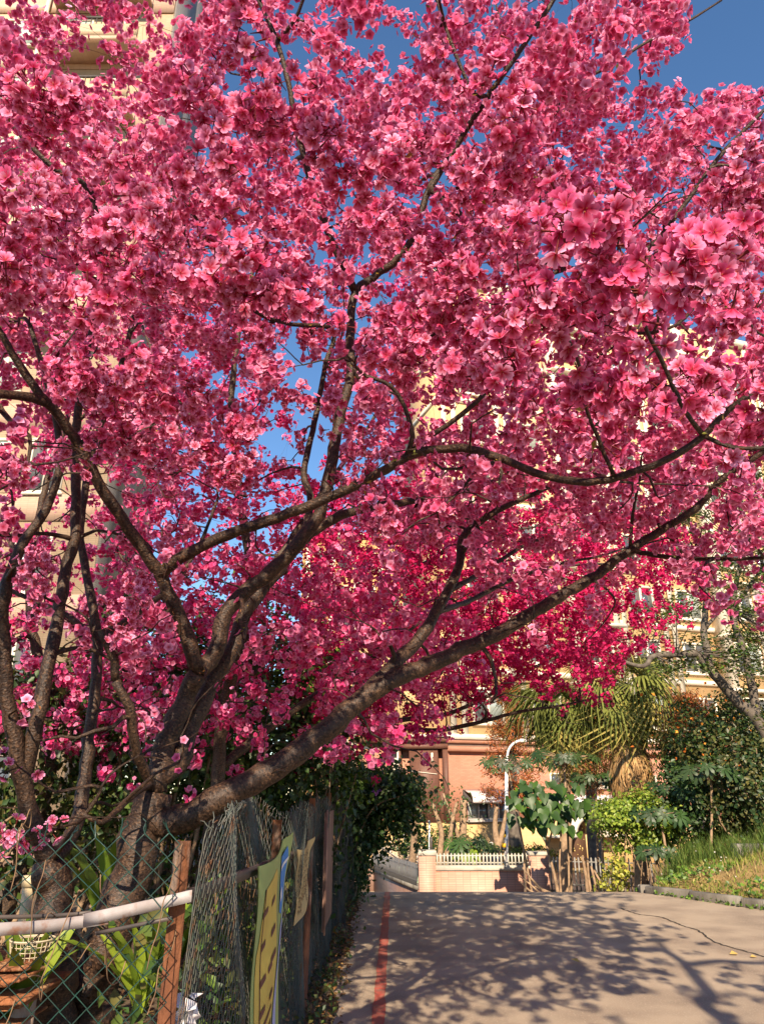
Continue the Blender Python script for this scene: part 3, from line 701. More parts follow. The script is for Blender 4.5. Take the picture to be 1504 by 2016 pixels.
def cherry(name, label, trunk_at, sk, ends, fsize, outer, inner, bark, seed, umb_len=0.15, umb_step=0.016, per=(3, 5), near_parts=0, lod_near=(2.7, 5.2), stalk=(0.022, 0.062), leaf_frac=0.05, thin=None):
    r = np.random.default_rng(seed)
    t = thing(name, label, 'tree', trunk_at)
    for nm, sp, rr in sk.paths:
        mb = MB(); mx = rr.max(); tube(mb, sp, rr, 14 if mx > .05 else 9 if mx > .02 else 6)
        mb.build(nm, bark, t, smooth=True)
    sk.radii()
    mb = MB(); sk.twig_mesh(mb); mb.build('twigs', bark, t, smooth=True, kind='stuff')
    # flower umbels along the outer part of each twig
    U = []
    for k, ids in ends:
        P = sk.P[ids][::-1]; L_ = np.concatenate(([0], np.cumsum(np.linalg.norm(np.diff(P, axis=0), axis=1))))
        ul = min(L_[-1]*0.95, umb_len*r.uniform(.6, 1.25)); m = max(2, int(ul/umb_step)); s_ = r.uniform(0, ul, m); s_[0] = 0
        T0 = nrm(P[0]-P[-1])
        for q in s_: U.append(np.concatenate(([np.interp(q, L_, P[:, c]) for c in range(3)], T0)))
    U = np.array(U); nf = r.integers(per[0], per[1]+1, len(U)); U = np.repeat(U, nf, 0); N = len(U)
    d = rand_dirs(N, r); T0 = U[:, 3:]; d = nrm(d - 0.5*T0*np.sum(d*T0, 1, keepdims=True) + np.array((0, -0.30, -0.20)) + 0.12*T0)
    pos = U[:, :3] + d*r.uniform(stalk[0], stalk[1], (N, 1)); nd = nrm(d + r.normal(0, .38, (N, 3)))
    size = fsize*r.uniform(.78, 1.15, N)
    px, py, dep = project(pos); inside = (px > -40) & (px < 1544) & (py > -40) & (py < 2056) & (pos[:, 1] > .1)
    if CLEAR:
        keep = np.ones(N, bool)
        for c in CLEAR:
            m = np.where(keep & (px > c[:, 0].min()-60) & (px < c[:, 0].max()+60) & (py > c[:, 1].min()-60) & (py < c[:, 1].max()+60))[0]
            for q in range(0, len(m), 4000):
                mm = m[q:q+4000]; dd = np.hypot(px[mm][:, None]-c[None, :, 0], py[mm][:, None]-c[None, :, 1]); j = dd.argmin(1)
                bad = (dd[np.arange(len(mm)), j] < c[j, 3] + 0.75*FPX*size[mm]/dep[mm]) & (dep[mm] < c[j, 2]+.05); keep[mm[bad & (r.random(len(mm)) < .93)]] = False
        pos, nd, size, px, py, dep, inside = [a[keep] for a in (pos, nd, size, px, py, dep, inside)]; N = len(pos)
    if thin is not None:
        keep = thin(px, py, pos, r); pos, nd, size, px, py, dep, inside = [a[keep] for a in (pos, nd, size, px, py, dep, inside)]; N = len(pos)
    dist = np.linalg.norm(pos-np.array((0, 0, CAMZ)), axis=1)
    used = np.zeros(N, bool)
    if near_parts:
        okd = np.where((px > 0) & (px < 1504) & (py > 0) & (py < 2016), dist, 9e9); idx = np.argsort(okd)[:near_parts]; used[idx] = True
        meshes = []
        v, f, W = LOD[0]
        for q in range(8):
            mb = MB(); vv = v.copy(); vv[:, 2] *= r.uniform(.6, 1.5); vv[1:41] += r.normal(0, .02, (40, 3)); mb.add(vv, f, 0, flower_cols(W, outer, inner, 1, r, .12)[0]); meshes.append(mb.mesh('blossom', M['petal']))
        fr = frames_from(nd[idx], rand_dirs(len(idx), r))
        for c, q in enumerate(idx):
            o = bpy.data.objects.new('blossom', meshes[c % 8]); COL.objects.link(o); o.parent = t
            o.matrix_parent_inverse = Matrix.Translation(-t.location)
            o.matrix_basis = Matrix.Translation(pos[q]) @ Matrix(fr[c].tolist()).to_4x4() @ Matrix.Scale(size[q], 4)
    mb = MB()
    l0 = ~used & inside & (dist < lod_near[0]); l1 = ~used & ~l0 & (inside & (dist < lod_near[1])); l2 = ~used & ~l0 & ~l1
    stamp_flowers(mb, 0, pos[l0], nd[l0], size[l0], outer, inner, seed+1)
    stamp_flowers(mb, 1, pos[l1], nd[l1], size[l1], outer, inner, seed+2)
    stamp_flowers(mb, 2, pos[l2], nd[l2], size[l2]*1.08, outer, inner, seed+3)
    bl = mb.build('blossoms', M['petal'], t, kind='stuff')
    if leaf_frac:
        n = int(len(U)*leaf_frac); q = r.integers(0, len(U), n); mb = MB(); dd = rand_dirs(n, r)
        leaves(mb, U[q, :3]+dd*.02, rand_dirs(n, r), r.uniform(.012, .028, n), pick([(.30, .20, .03), (.26, .10, .03), (.20, .22, .04)], n, r=r), wid=.22, r=r)
        mb.build('young_leaves', M['leaf'], t, kind='stuff')
    return t
def clumps(C, per, sd, r):
    C = np.asarray(C); n = r.integers(max(1, per-2), per+3, len(C)); return np.repeat(C, n, 0) + r.normal(0, 1, (n.sum(), 3))*sd
def frustum(n, Yr, ur, vr, zmax, r, zmin=1.9, pw=1.0, ok=None):
    """centres spread over picture area and depth (denser where Y grows), kept below the crown top"""
    out = []
    while len(out) < n:
        Y_ = Yr[0] + (Yr[1]-Yr[0])*r.random()**pw; u = r.uniform(*ur); v_ = r.uniform(*vr); p = at(u, v_, Y_)
        if p[2] > zmax or p[2] < zmin: continue
        if ok and not ok(u, v_, p): continue
        out.append(p)
    return np.array(out)
def sky_gap(u, v_):
    """open sky left between the branches, top right"""
    a = (v_ < 155 and u > 1290 + 1.15*(150-v_)*0.9 and u > 1260) and not (u > 1460 and v_ > 140)
    b = 1225 < u < 1330 and 120 < v_ < 215
    return a or b
SOFT = [(60, 330, -40, 135), (0, 85, 750, 830), (0, 80, 890, 1000), (330, 420, 20, 90)]
soft_r = np.random.default_rng(99)
def okA(u, v_, p): return not sky_gap(u, v_) and not (any(a < u < b and c < v_ < d for a, b, c, d in SOFT) and soft_r.random() < .9) and not (u < 760 and v_ > 640 and soft_r.random() < .5)

# --- main tree: two leaning stems out of the ground behind the fence
sk = Skel()
B1_ = np.array((*at(185, 1990, 3.35)[:2], 0.0))
sk.trace([B1_ + (0, 0, -0.1), B1_ + (0.0, 0, 0.25), (185, 1955, 3.35), (222, 1835, 3.35), (262, 1705, 3.4), (290, 1610, 3.4), (305, 1560, 3.42)], 0.155, 0.095, 'trunk')
sk.trace([(290, 1610, 3.4), (330, 1618, 3.38), (400, 1590, 3.38), (470, 1556, 3.4), (540, 1512, 3.45), (600, 1470, 3.5), (660, 1422, 3.55), (715, 1375, 3.6), (780, 1335, 3.65), (860, 1303, 3.75), (960, 1258, 3.85), (1080, 1188, 3.95), (1160, 1140, 4.0), (1240, 1083, 4.0), (1300, 1044, 3.95), (1370, 1000, 3.9), (1425, 940, 3.8), (1500, 890, 3.7), (1580, 830, 3.6)], 0.078, 0.016, clear=(0, 0.93))
sk.trace([(715, 1375, 3.6), (770, 1312, 3.7), (820, 1262, 3.8), (850, 1222, 3.85), (880, 1165, 3.9), (905, 1110, 3.95), (910, 1060, 4.0), (955, 1020, 4.05), (1020, 985, 4.1), (1100, 950, 4.2), (1180, 900, 4.3)], 0.050, 0.010, clear=(0, 0.75))
sk.trace([(885, 1160, 3.9), (960, 1120, 4.2), (1040, 1070, 4.4), (1140, 1040, 4.6), (1250, 985, 4.8)], 0.022, 0.007)
sk.trace([(860, 1205, 3.85), (930, 1180, 4.2), (1010, 1140, 4.4), (1100, 1110, 4.6), (1180, 1095, 4.7), (1240, 1075, 4.9)], 0.024, 0.008)
sk.trace([(1240, 1083, 4.0), (1300, 1095, 3.8), (1400, 1101, 3.6), (1504, 1098, 3.4), (1600, 1085, 3.2)], 0.022, 0.008, clear=(0, 0.8))
sk.trace([(1240, 1083, 4.0), (1245, 1010, 3.9), (1258, 945, 3.8), (1262, 900, 3.7)], 0.014, 0.007, clear=(0, 1))
# stem S1 with its V fork
sk.trace([(305, 1560, 3.42), (318, 1500, 3.44), (336, 1440, 3.46), (368, 1365, 3.48), (392, 1325, 3.45)], 0.066, 0.055, clear=(0, 1))
sk.trace([(392, 1325, 3.45), (372, 1258, 3.40), (340, 1182, 3.33), (318, 1132, 3.28), (282, 1082, 3.2), (240, 1020, 3.1), (200, 960, 3.0), (170, 902, 2.9), (132, 842, 2.8), (92, 792, 2.7), (40, 780, 2.6), (-20, 772, 2.5), (-120, 740, 2.4)], 0.046, 0.020, clear=(0, 0.95))
sk.trace([(95, 795, 2.7), (40, 720, 2.6), (-10, 640, 2.5), (-80, 560, 2.5)], 0.026, 0.010)
sk.trace([(392, 1325, 3.45), (412, 1300, 3.5), (432, 1258, 3.5), (445, 1205, 3.5), (500, 1152, 3.52), (560, 1102, 3.52), (600, 1055, 3.5), (628, 1012, 3.5), (640, 970, 3.5), (655, 900, 3.52), (666, 830, 3.55), (690, 742, 3.6), (690, 650, 3.6), (700, 575, 3.6), (735, 545, 3.6), (800, 490, 3.5), (845, 370, 3.4), (900, 285, 3.3), (960, 190, 3.1), (1030, 90, 2.95), (1090, 0, 2.8), (1170, -120, 2.7)], 0.052, 0.012, clear=(0, 0.62))
sk.trace([(838, 372, 3.38), (900, 285, 3.3), (960, 190, 3.1), (1030, 90, 2.95), (1085, 8, 2.8)], 0.024, 0.016, clear=(0, 1))
# long limb crossing to the right
sk.trace([(318, 1132, 3.28), (360, 1096, 3.22), (430, 1060, 3.18), (500, 1035, 3.15), (570, 1010, 3.12), (635, 985, 3.1), (700, 955, 3.05), (760, 925, 3.0), (815, 893, 2.95), (870, 884, 2.9), (930, 886, 2.82), (990, 904, 2.75), (1050, 930, 2.7), (1130, 948, 2.62), (1200, 943, 2.55), (1262, 925, 2.5), (1330, 895, 2.43), (1385, 858, 2.38), (1440, 800, 2.3), (1490, 770, 2.25), (1580, 700, 2.2)], 0.036, 0.012, clear=(0, 0.93))
sk.trace([(1385, 858, 2.38), (1345, 805, 2.28), (1305, 715, 2.18), (1272, 650, 2.08), (1250, 580, 1.95), (1215, 500, 1.8)], 0.013, 0.006, clear=(0, 0.55))
sk.trace([(1385, 858, 2.38), (1440, 880, 2.35), (1504, 882, 2.3), (1600, 880, 2.25)], 0.011, 0.007, clear=(0, 1))
sk.trace([(1210, 942, 2.54), (1180, 870, 2.44), (1155, 808, 2.34), (1140, 720, 2.2), (1100, 640, 2.05), (1050, 600, 1.9)], 0.011, 0.005, clear=(0, 0.4))
sk.trace([(790, 905, 2.98), (812, 860, 2.9), (795, 800, 2.85), (770, 760, 2.8), (720, 740, 2.75)], 0.018, 0.010, clear=(0, 0.9))
sk.trace([(800, 895, 2.96), (860, 850, 2.9), (940, 790, 2.8), (1010, 700, 2.7), (1060, 600, 2.6)], 0.018, 0.008)
sk.trace([(690, 720, 3.6), (740, 770, 3.4), (790, 740, 3.2), (850, 660, 3.05), (920, 600, 2.9)], 0.018, 0.008)
sk.trace([(600, 1055, 3.5), (612, 980, 3.6), (598, 930, 3.65), (620, 830, 3.7), (640, 720, 3.7), (655, 650, 3.65), (560, 635, 3.4), (490, 600, 3.2), (420, 480, 3.0), (350, 380, 2.8)], 0.026, 0.010, clear=(0, 0.75))
sk.trace([(700, 575, 3.6), (640, 440, 3.4), (585, 260, 3.2), (572, 180, 3.1), (545, 80, 3.0), (505, -10, 2.9), (450, -140, 2.8)], 0.030, 0.012, clear=(0.5, 0.95))
sk.trace([(548, 80, 3.0), (580, 40, 2.9), (605, -20, 2.8), (640, -120, 2.7)], 0.016, 0.009)
sk.trace([(960, 190, 3.1), (930, 180, 3.05), (890, 90, 2.95), (860, 0, 2.85), (830, -120, 2.75)], 0.018, 0.009, clear=(0.0, 0.8))
sk.trace([(845, 370, 3.4), (980, 480, 3.3), (1120, 530, 3.2), (1260, 500, 3.1), (1345, 405, 3.0), (1410, 315, 2.9), (1500, 220, 2.8), (1600, 130, 2.7)], 0.026, 0.010, clear=(0.55, 0.9))
sk.trace([(1260, 500, 3.1), (1340, 470, 3.3), (1430, 430, 3.4), (1520, 400, 3.5)], 0.013, 0.007)
sk.trace([(1190, 520, 3.15), (1200, 640, 2.95), (1330, 640, 2.8), (1420, 520, 2.7), (1504, 440, 2.6)], 0.013, 0.007)
sk.trace([(960, 190, 3.1), (1060, 185, 3.0), (1180, 140, 2.9), (1260, 90, 2.85), (1340, 50, 2.8), (1420, 0, 2.75)], 0.015, 0.007)
# the leaning lit stem right of the fork
sk.trace([(320, 1545, 3.42), (352, 1500, 3.5), (372, 1440, 3.55), (412, 1350, 3.6), (462, 1270, 3.65), (482, 1210, 3.7), (520, 1157, 3.75), (560, 1108, 3.8), (590, 1070, 3.85), (640, 1030, 3.9), (720, 1000, 4.0), (820, 985, 4.2), (940, 960, 4.4), (1060, 900, 4.6)], 0.062, 0.012, clear=(0, 0.5))
sk.trace([(300, 1570, 3.42), (285, 1520, 3.3), (265, 1460, 3.2), (255, 1390, 3.12), (228, 1340, 3.08)], 0.030, 0.024)
sk.trace([(228, 1340, 3.08), (225, 1300, 3.05), (200, 1240, 3.0)], 0.024, 0.02)
sk.trace([(320, 1545, 3.42), (270, 1560, 3.2), (225, 1600, 3.0), (200, 1620, 2.9), (160, 1600, 2.85)], 0.022, 0.010)
r1 = np.random.default_rng(11)
# clumps: hand placed near ones, then volume fill
near = [(1180, 400, 1.15), (1205, 480, 1.2), (1150, 560, 1.25), (1060, 590, 1.4), (1000, 640, 1.5), (960, 560, 1.7), (1230, 610, 1.3), (1300, 650, 1.45), (1340, 760, 1.6), (1430, 760, 1.5), (1250, 790, 1.7), (1170, 700, 1.5), (1080, 720, 1.7), (1010, 790, 1.9), (1120, 860, 2.0), (1310, 880, 1.9), (1460, 850, 1.8), (930, 740, 1.9), (860, 600, 1.9), (960, 240, 1.6), (1010, 270, 1.65), (980, 330, 1.7), (900, 420, 1.9), (560, 250, 1.7), (610, 300, 1.75), (520, 330, 1.8), (420, 260, 1.8), (470, 500, 1.6), (420, 560, 1.7), (540, 450, 1.9), (300, 480, 1.7), (230, 500, 1.8), (210, 370, 1.8), (330, 420, 1.9), (120, 500, 1.7), (60, 440, 1.6), (40, 600, 1.8), (150, 250, 1.9), (60, 200, 1.8), (640, 690, 2.2), (560, 660, 2.3), (800, 690, 2.2), (860, 740, 2.3), (720, 690, 2.3), (260, 890, 2.5), (330, 880, 2.5), (460, 890, 2.6), (220, 800, 2.3), (310, 790, 2.3), (690, 840, 2.5), (780, 950, 2.5), (110, 750, 2.2), (60, 330, 1.8), (740, 230, 2.1), (820, 300, 2.1), (700, 120, 2.1), (880, 60, 2.2), (1080, 90, 2.1), (1180, 60, 2.1), (1330, 30, 2.2), (1240, 160, 2.2), (30, 160, 2.1), (1340, 200, 2.2), (1440, 260, 2.2), (1490, 190, 2.2), (1350, 330, 2.1), (1470, 330, 2.0), (1480, 560, 1.8), (1400, 640, 1.9), (700, 480, 2.2), (760, 560, 2.2)]
A = [clumps(np.array([at(a, b, c*(.80 if c < 2.05 else .9)) for a, b, c in near]), 2, 0.075, r1)]
A.append(clumps(frustum(95, (1.9, 2.8), (-250, 1760), (-350, 880), 5.6, r1, ok=okA), 2, 0.17, r1))
A.append(clumps(frustum(400, (2.6, 4.4), (-200, 1700), (-250, 960), 6.3, r1, ok=okA), 2, 0.22, r1))
A.append(clumps(frustum(110, (2.6, 4.6), (1000, 1620), (130, 900), 6.3, r1, ok=okA), 2, 0.2, r1))
A.append(clumps(frustum(80, (2.4, 4.4), (420, 1260), (-150, 480), 6.3, r1, ok=okA), 2, 0.2, r1))
A.append(clumps(frustum(120, (3.0, 4.6), (820, 1620), (860, 1100), 6.3, r1), 2, 0.2, r1))
low = [(470, 1230, 3.3), (500, 1250, 3.3), (340, 1240, 3.2), (325, 1225, 3.2), (390, 1340, 3.2), (360, 1485, 3.0), (310, 1420, 3.3), (600, 1260, 3.4), (720, 1255, 3.5), (480, 1215, 3.3), (240, 1265, 3.0), (290, 1210, 3.2)]
A.append(np.repeat(np.array([at(*q) for q in low]), 2, 0) + r1.normal(0, .03, (24, 3))[:, :])
# crown above and behind the viewer (out of the frame; it throws the shadow on the road)
Q = np.stack((r1.uniform(-2.8, 3.3, 420), r1.uniform(-0.8, 3.4, 420), r1.uniform(3.3, 5.4, 420)), -1); u_, v_, _ = project(Q)
Q = Q[((v_ < -60) | (u_ < -150) | (u_ > 1650) | (Q[:, 1] < 0.6))]
A.append(clumps(Q[:185], 2, 0.2, r1))
A = np.concatenate(A)
u_, v_, _ = project(A); A = A[~np.array([sky_gap(a, b) and c[1] > .3 for a, b, c in zip(u_, v_, A)])]
ends = sk.grow(A, seed=3)
bare = frustum(230, (2.9, 4.6), (-60, 1250), (880, 1560), 6, r1, zmin=1.3); sk.grow(bare, seed=5, curl=.5)
bare = frustum(380, (1.7, 3.4), (-50, 1560), (-60, 980), 6, r1, ok=okA); sk.grow(bare, seed=7, curl=.5)
tree1 = cherry('cherry_tree', 'large pink cherry tree with a forked trunk reaching over the road from the fence corner', B1_, sk, ends, 0.0195, PINK, PINKC, M['bark'], 21, near_parts=300, lod_near=(2.9, 6.5))

# --- second tree: left stem beside it
sk = Skel(); B2_ = np.array((*at(105, 1990, 3.2)[:2], 0.0))
sk.trace([B2_+(0, 0, -.1), B2_+(0, 0, .25), (110, 1950, 3.2), (112, 1840, 3.22), (106, 1740, 3.25), (100, 1700, 3.25)], 0.115, 0.085, 'trunk')
sk.trace([(100, 1700, 3.25), (75, 1640, 3.2), (50, 1560, 3.15), (38, 1500, 3.1), (25, 1420, 3.05), (12, 1340, 3.0), (8, 1240, 2.95), (10, 1170, 2.9), (40, 1080, 2.9), (90, 1005, 2.9), (120, 900, 2.85), (100, 780, 2.8), (60, 640, 2.7)], 0.050, 0.012, clear=(0, 0.7))
sk.trace([(45, 1540, 3.15), (70, 1440, 3.1), (85, 1365, 3.1), (115, 1215, 3.15), (133, 1110, 3.2), (148, 1062, 3.2), (150, 960, 3.2), (150, 850, 3.2), (170, 700, 3.1), (200, 560, 3.0), (180, 380, 2.8), (110, 335, 2.7), (30, 250, 2.6), (-40, 120, 2.5)], 0.040, 0.012, clear=(0, 0.6))
sk.trace([(100, 1700, 3.25), (140, 1650, 3.4), (163, 1570, 3.5), (172, 1480, 3.55), (188, 1360, 3.6), (192, 1260, 3.65), (182, 1190, 3.65), (168, 1120, 3.7), (160, 1040, 3.7), (180, 900, 3.7), (220, 780, 3.6), (260, 640, 3.5), (280, 480, 3.4)], 0.042, 0.012, clear=(0, 0.6))
sk.trace([(190, 1270, 3.65), (240, 1230, 3.8), (300, 1185, 3.9), (340, 1150, 4.0), (390, 1080, 4.1), (430, 980, 4.2)], 0.028, 0.010)
sk.trace([(190, 1270, 3.65), (130, 1210, 3.7), (70, 1185, 3.75), (0, 1150, 3.8), (-80, 1100, 3.8)], 0.022, 0.010)
sk.trace([(148, 1062, 3.2), (90, 1050, 3.1), (20, 1055, 3.0), (-60, 1040, 2.9)], 0.014, 0.008)
sk.trace([(100, 1700, 3.25), (140, 1640, 3.05), (200, 1550, 3.0), (110, 1560, 2.95)], 0.014, 0.007)
r2 = np.random.default_rng(12)
A = np.concatenate([clumps(frustum(150, (2.4, 4.6), (-420, 420), (-200, 960), 6.2, r2, ok=okA), 2, 0.2, r2),
    clumps(frustum(34, (2.8, 4.4), (-300, 330), (950, 1330), 6.2, r2), 1, 0.10, r2),
    clumps(np.array([at(*q) for q in [(15, 1655, 2.6), (68, 1655, 2.7), (20, 1480, 2.8), (60, 1400, 2.9), (30, 1100, 2.7), (75, 1120, 2.7), (90, 1180, 2.9)]]), 2, .03, r2)])
ends = sk.grow(A, seed=4)
bare = frustum(130, (2.7, 4.2), (-200, 400), (850, 1640), 6, r2, zmin=1.2); sk.grow(bare, seed=6, curl=.5)
tree2 = cherry('cherry_tree', 'upright pink flowering cherry tree with slender stems left of the forked trunk', B2_, sk, ends, 0.0195, PINK, PINKC, M['bark'], 22, near_parts=300, lod_near=(2.9, 6.5))

# --- trees further back in the row
def back_tree(name, label, base, stems, A, fsize, outer, inner, bark, seed, **kw):
    sk = Skel()
    for q, (pts, a, b) in enumerate(stems): sk.trace(pts, a, b, 'trunk' if q == 0 else 'limb', step=0.1)
    ends = sk.grow(A, seed=seed, step=0.12)
    return cherry(name, label, base, sk, ends, fsize, outer, inner, bark, seed, leaf_frac=0, lod_near=(0, 0), umb_step=.018, **kw)
r3 = np.random.default_rng(13)
b3 = np.array((-1.35, 5.9, 0.0))
okB = lambda u, v_, p: True
A = np.concatenate([clumps(frustum(300, (4.6, 6.8), (-60, 1100), (330, 1200), 7.0, r3, pw=.8, ok=okA), 2, 0.25, r3), clumps(frustum(170, (4.8, 7.2), (180, 900), (1130, 1440), 7, r3), 2, 0.2, r3)])
back_tree('cherry_tree', 'grey stemmed pink cherry tree standing behind the forked trunk', b3,
  [([b3-(0, 0, .1), (425, 1560, 5.9), (440, 1400, 5.8), (480, 1240, 5.6), (492, 1110, 5.4), (475, 1010, 5.3), (468, 930, 5.2), (455, 800, 5.1), (470, 660, 5.0), (500, 520, 4.9)], .085, .02),
   ([(485, 1180, 5.5), (560, 1080, 5.6), (640, 960, 5.7), (720, 850, 5.7), (800, 700, 5.6)], .04, .012),
   ([(470, 960, 5.2), (400, 850, 5.2), (330, 760, 5.2), (280, 640, 5.1)], .03, .012),
   ([(440, 1400, 5.8), (360, 1300, 5.9), (300, 1200, 6.0), (230, 1080, 6.0)], .045, .015),
   ([(425, 1520, 5.9), (520, 1440, 6.1), (620, 1370, 6.3), (740, 1290, 6.5), (860, 1200, 6.6)], .05, .014)],
  A, 0.019, PINK[:3]+ROSE, PINKC, M['bark2'], 31, per=(3, 5))
r4 = np.random.default_rng(14)
b4 = np.array((-3.4, 7.2, 0.0))
A = np.concatenate([clumps(frustum(270, (5.6, 8.4), (-260, 520), (420, 1330), 7.2, r4, pw=.8, ok=okA), 2, 0.28, r4), clumps(frustum(60, (6, 8), (-100, 420), (1280, 1480), 7, r4), 3, .2, r4)])
back_tree('cherry_tree', 'rose pink cherry tree in the second row before the tall beige apartment block', b4,
  [([b4-(0, 0, .1), (90, 1560, 7.2), (100, 1400, 7.1), (60, 1200, 7.0), (80, 1000, 6.9), (140, 800, 6.8), (160, 650, 6.7)], .10, .02),
   ([(90, 1380, 7.1), (180, 1230, 7.1), (260, 1090, 7.1), (330, 950, 7.1), (360, 800, 7.0)], .05, .014),
   ([(70, 1160, 7.0), (0, 1020, 7.0), (-80, 900, 7.0), (-140, 760, 7)], .045, .014)],
  A, 0.020, ROSE+PINK[:2], PINKC, M['bark2'], 32, per=(3, 5))
r5 = np.random.default_rng(15)
b5 = np.array((-1.3, 9.6, 0.0))
def okC(u, v_, p):
    lo = np.interp(u, [600, 760, 900, 1000, 1080, 1180, 1240, 1380], [1470, 1425, 1375, 1340, 1335, 1315, 1285, 1200]); hi = np.interp(u, [600, 900, 1250, 1380], [960, 980, 1010, 1090])
    if u > 1240 and 1180 < v_ < 1235: return False
    return hi < v_ < lo and u < 1365
A = clumps(frustum(1150, (7.6, 11.2), (560, 1370), (950, 1480), 6.6, r5, ok=okC), 2, 0.22, r5)
back_tree('cherry_tree', 'deep crimson flowering cherry tree reaching over the road in front of the salmon building', b5,
  [([b5-(0, 0, .1), (648, 1600, 9.6), (652, 1520, 9.5), (640, 1440, 9.4), (650, 1340, 9.3), (690, 1230, 9.2), (720, 1120, 9.1)], .11, .03),
   ([(645, 1470, 9.4), (720, 1425, 9.3), (790, 1432, 9.2), (850, 1438, 9.1), (920, 1428, 9.0), (1020, 1402, 8.9), (1110, 1388, 8.8), (1180, 1372, 8.7)], .055, .012),
   ([(700, 1428, 9.3), (790, 1418, 9.4), (880, 1405, 9.5), (960, 1370, 9.6), (1060, 1310, 9.6), (1160, 1270, 9.6), (1260, 1255, 9.5)], .045, .012),
   ([(650, 1340, 9.3), (760, 1270, 9.5), (880, 1200, 9.7), (1020, 1140, 9.8), (1160, 1110, 9.8), (1300, 1130, 9.7)], .06, .014),
   ([(690, 1230, 9.2), (800, 1130, 9.4), (940, 1060, 9.5), (1100, 1030, 9.6)], .045, .014)],
  A, 0.0175, CRIM+ROSE[2:], CRIMC, M['bark'], 33, per=(3, 5), umb_len=.17)
r6 = np.random.default_rng(16)
# tree behind the viewer on the far side of the road: only its shadow reaches the picture

# ------------------------------------------------------------------ shrubs and plants
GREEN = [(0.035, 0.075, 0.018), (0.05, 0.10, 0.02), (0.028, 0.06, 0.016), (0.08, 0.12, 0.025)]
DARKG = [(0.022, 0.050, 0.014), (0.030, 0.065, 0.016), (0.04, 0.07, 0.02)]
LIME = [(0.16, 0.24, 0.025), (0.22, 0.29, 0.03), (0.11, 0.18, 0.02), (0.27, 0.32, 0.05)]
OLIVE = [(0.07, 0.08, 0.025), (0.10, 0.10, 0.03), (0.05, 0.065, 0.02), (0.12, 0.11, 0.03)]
def foliage(C, R, n, size, pal, r, nclump=40, csd=0.18, wid=.36, shell=.55, hang=.3, up=.3, squash=None):
    """leaf positions in uneven clumps through an ellipsoid; returns MB"""
    C = np.asarray(C, float); R = np.asarray(R, float)
    d = rand_dirs(nclump, r); rad = (shell + (1-shell)*r.random((nclump, 1))**.6)*(1+.12*r.normal(size=(nclump, 1)))
    cc = C + d*rad*R; k = r.integers(0, nclump, n)
    pos = cc[k] + r.normal(0, 1, (n, 3))*csd*np.array((1, 1, .75))
    nd = nrm((pos-C)/R + r.normal(0, .7, (n, 3)) + np.array((0, -.15, up)))
    shade = (0.85+0.3*r.random(nclump))[k][:, None]
    mb = MB(); leaves(mb, pos, nd, size*r.uniform(.65, 1.3, n), pick(pal, n, r=r)*shade, wid=wid, hang=hang, r=r)
    return mb, cc
def stems_to(base, cc, r, r0=.02, m=14, spread=.1):
    mb = MB()
    for q in r.permutation(len(cc))[:m]:
        b = base + np.array((r.normal(0, spread), r.normal(0, spread), 0)); e = cc[q]; mid = (b+e)/2 + r.normal(0, .12, 3)
        p = spline([b, mid, e], .25); tube(mb, p, np.linspace(r0, r0*.3, len(p)), 5)
    return mb
def shrub(name, label, cat, C, R, n, size, pal, seed, group=None, woodmat='wood', ground_z=None, m=14, leafmat='leaf', **kw):
    r = np.random.default_rng(seed); C = np.asarray(C, float)
    gzv = float(gz(C[0], C[1])) if ground_z is None else ground_z
    t = thing(name, label, cat, (C[0], C[1], gzv), group)
    mb, cc = foliage(C, R, n, size, pal, r, **kw); mb.build('foliage', M[leafmat], t, kind='stuff')
    stems_to(np.array((C[0], C[1], gzv-.05)), cc, r, m=m, r0=0.012+0.02*min(R), spread=.25*min(R[0], R[1])).build('stems', M[woodmat], t, smooth=True)
    return t
# green mass behind the cherry trunks
hg = 'evergreen shrubs behind the cherry trunks'
for k, (px, py, Y_, rx, ry_, rz, n, pal, lab) in enumerate([
    (330, 1450, 7.6, 1.3, .9, 1.35, 6500, GREEN, 'dense dark evergreen shrub behind the forked cherry trunk'),
    (560, 1470, 8.6, 1.1, .9, 1.3, 6000, GREEN+LIME[2:3], 'mid green leafy shrub behind the grey stemmed cherry'),
    (110, 1480, 7.4, 1.3, .9, 1.3, 5500, OLIVE+GREEN, 'olive green shrub behind the slender left cherry stems'),
    (-160, 1500, 6.8, 1.2, .9, 1.2, 3000, OLIVE+DARKG, 'dull olive shrub beyond the left end of the near fence'),
    (450, 1400, 10.2, 1.8, 1.0, 2.0, 5000, GREEN+LIME[2:3], 'tall light green bush rising behind the dark shrubs'),
    (600, 1540, 8.4, .5, .6, 1.0, 2200, DARKG, 'small dark bush behind the netted fence'), (380, 1480, 9.6, 1.7, .6, 1.2, 5000, DARKG, 'wide blackish green hedge closing the view behind the shrubs')]):
    c = at(px, py, Y_); shrub('evergreen_shrub', lab, 'shrub', c, (rx, ry_, rz), n, .075, pal, 100+k, hg, nclump=70, csd=.17, shell=.45, m=18)
# low ground cover of dead leaves and weeds under the trees
r = np.random.default_rng(41); n = 5200
p = np.stack((r.uniform(-4.2, -.55, n), r.uniform(2.5, 8.5, n), np.zeros(n)), -1); p[:, 2] = gz(p[:, 0], p[:, 1]) + r.random(n)**2*.16 + .01
mb = MB(); leaves(mb, p, rand_dirs(n, r)*.7+np.array((0, 0, 1)), r.uniform(.03, .08, n), pick(DRY+GREEN+DARKG, n, r=r), r=r)
tag(mb.build('ground_cover', M['dull_leaf'], kind='stuff'), 'low weeds and dead leaves covering the soil under the cherry trees', 'ground cover')
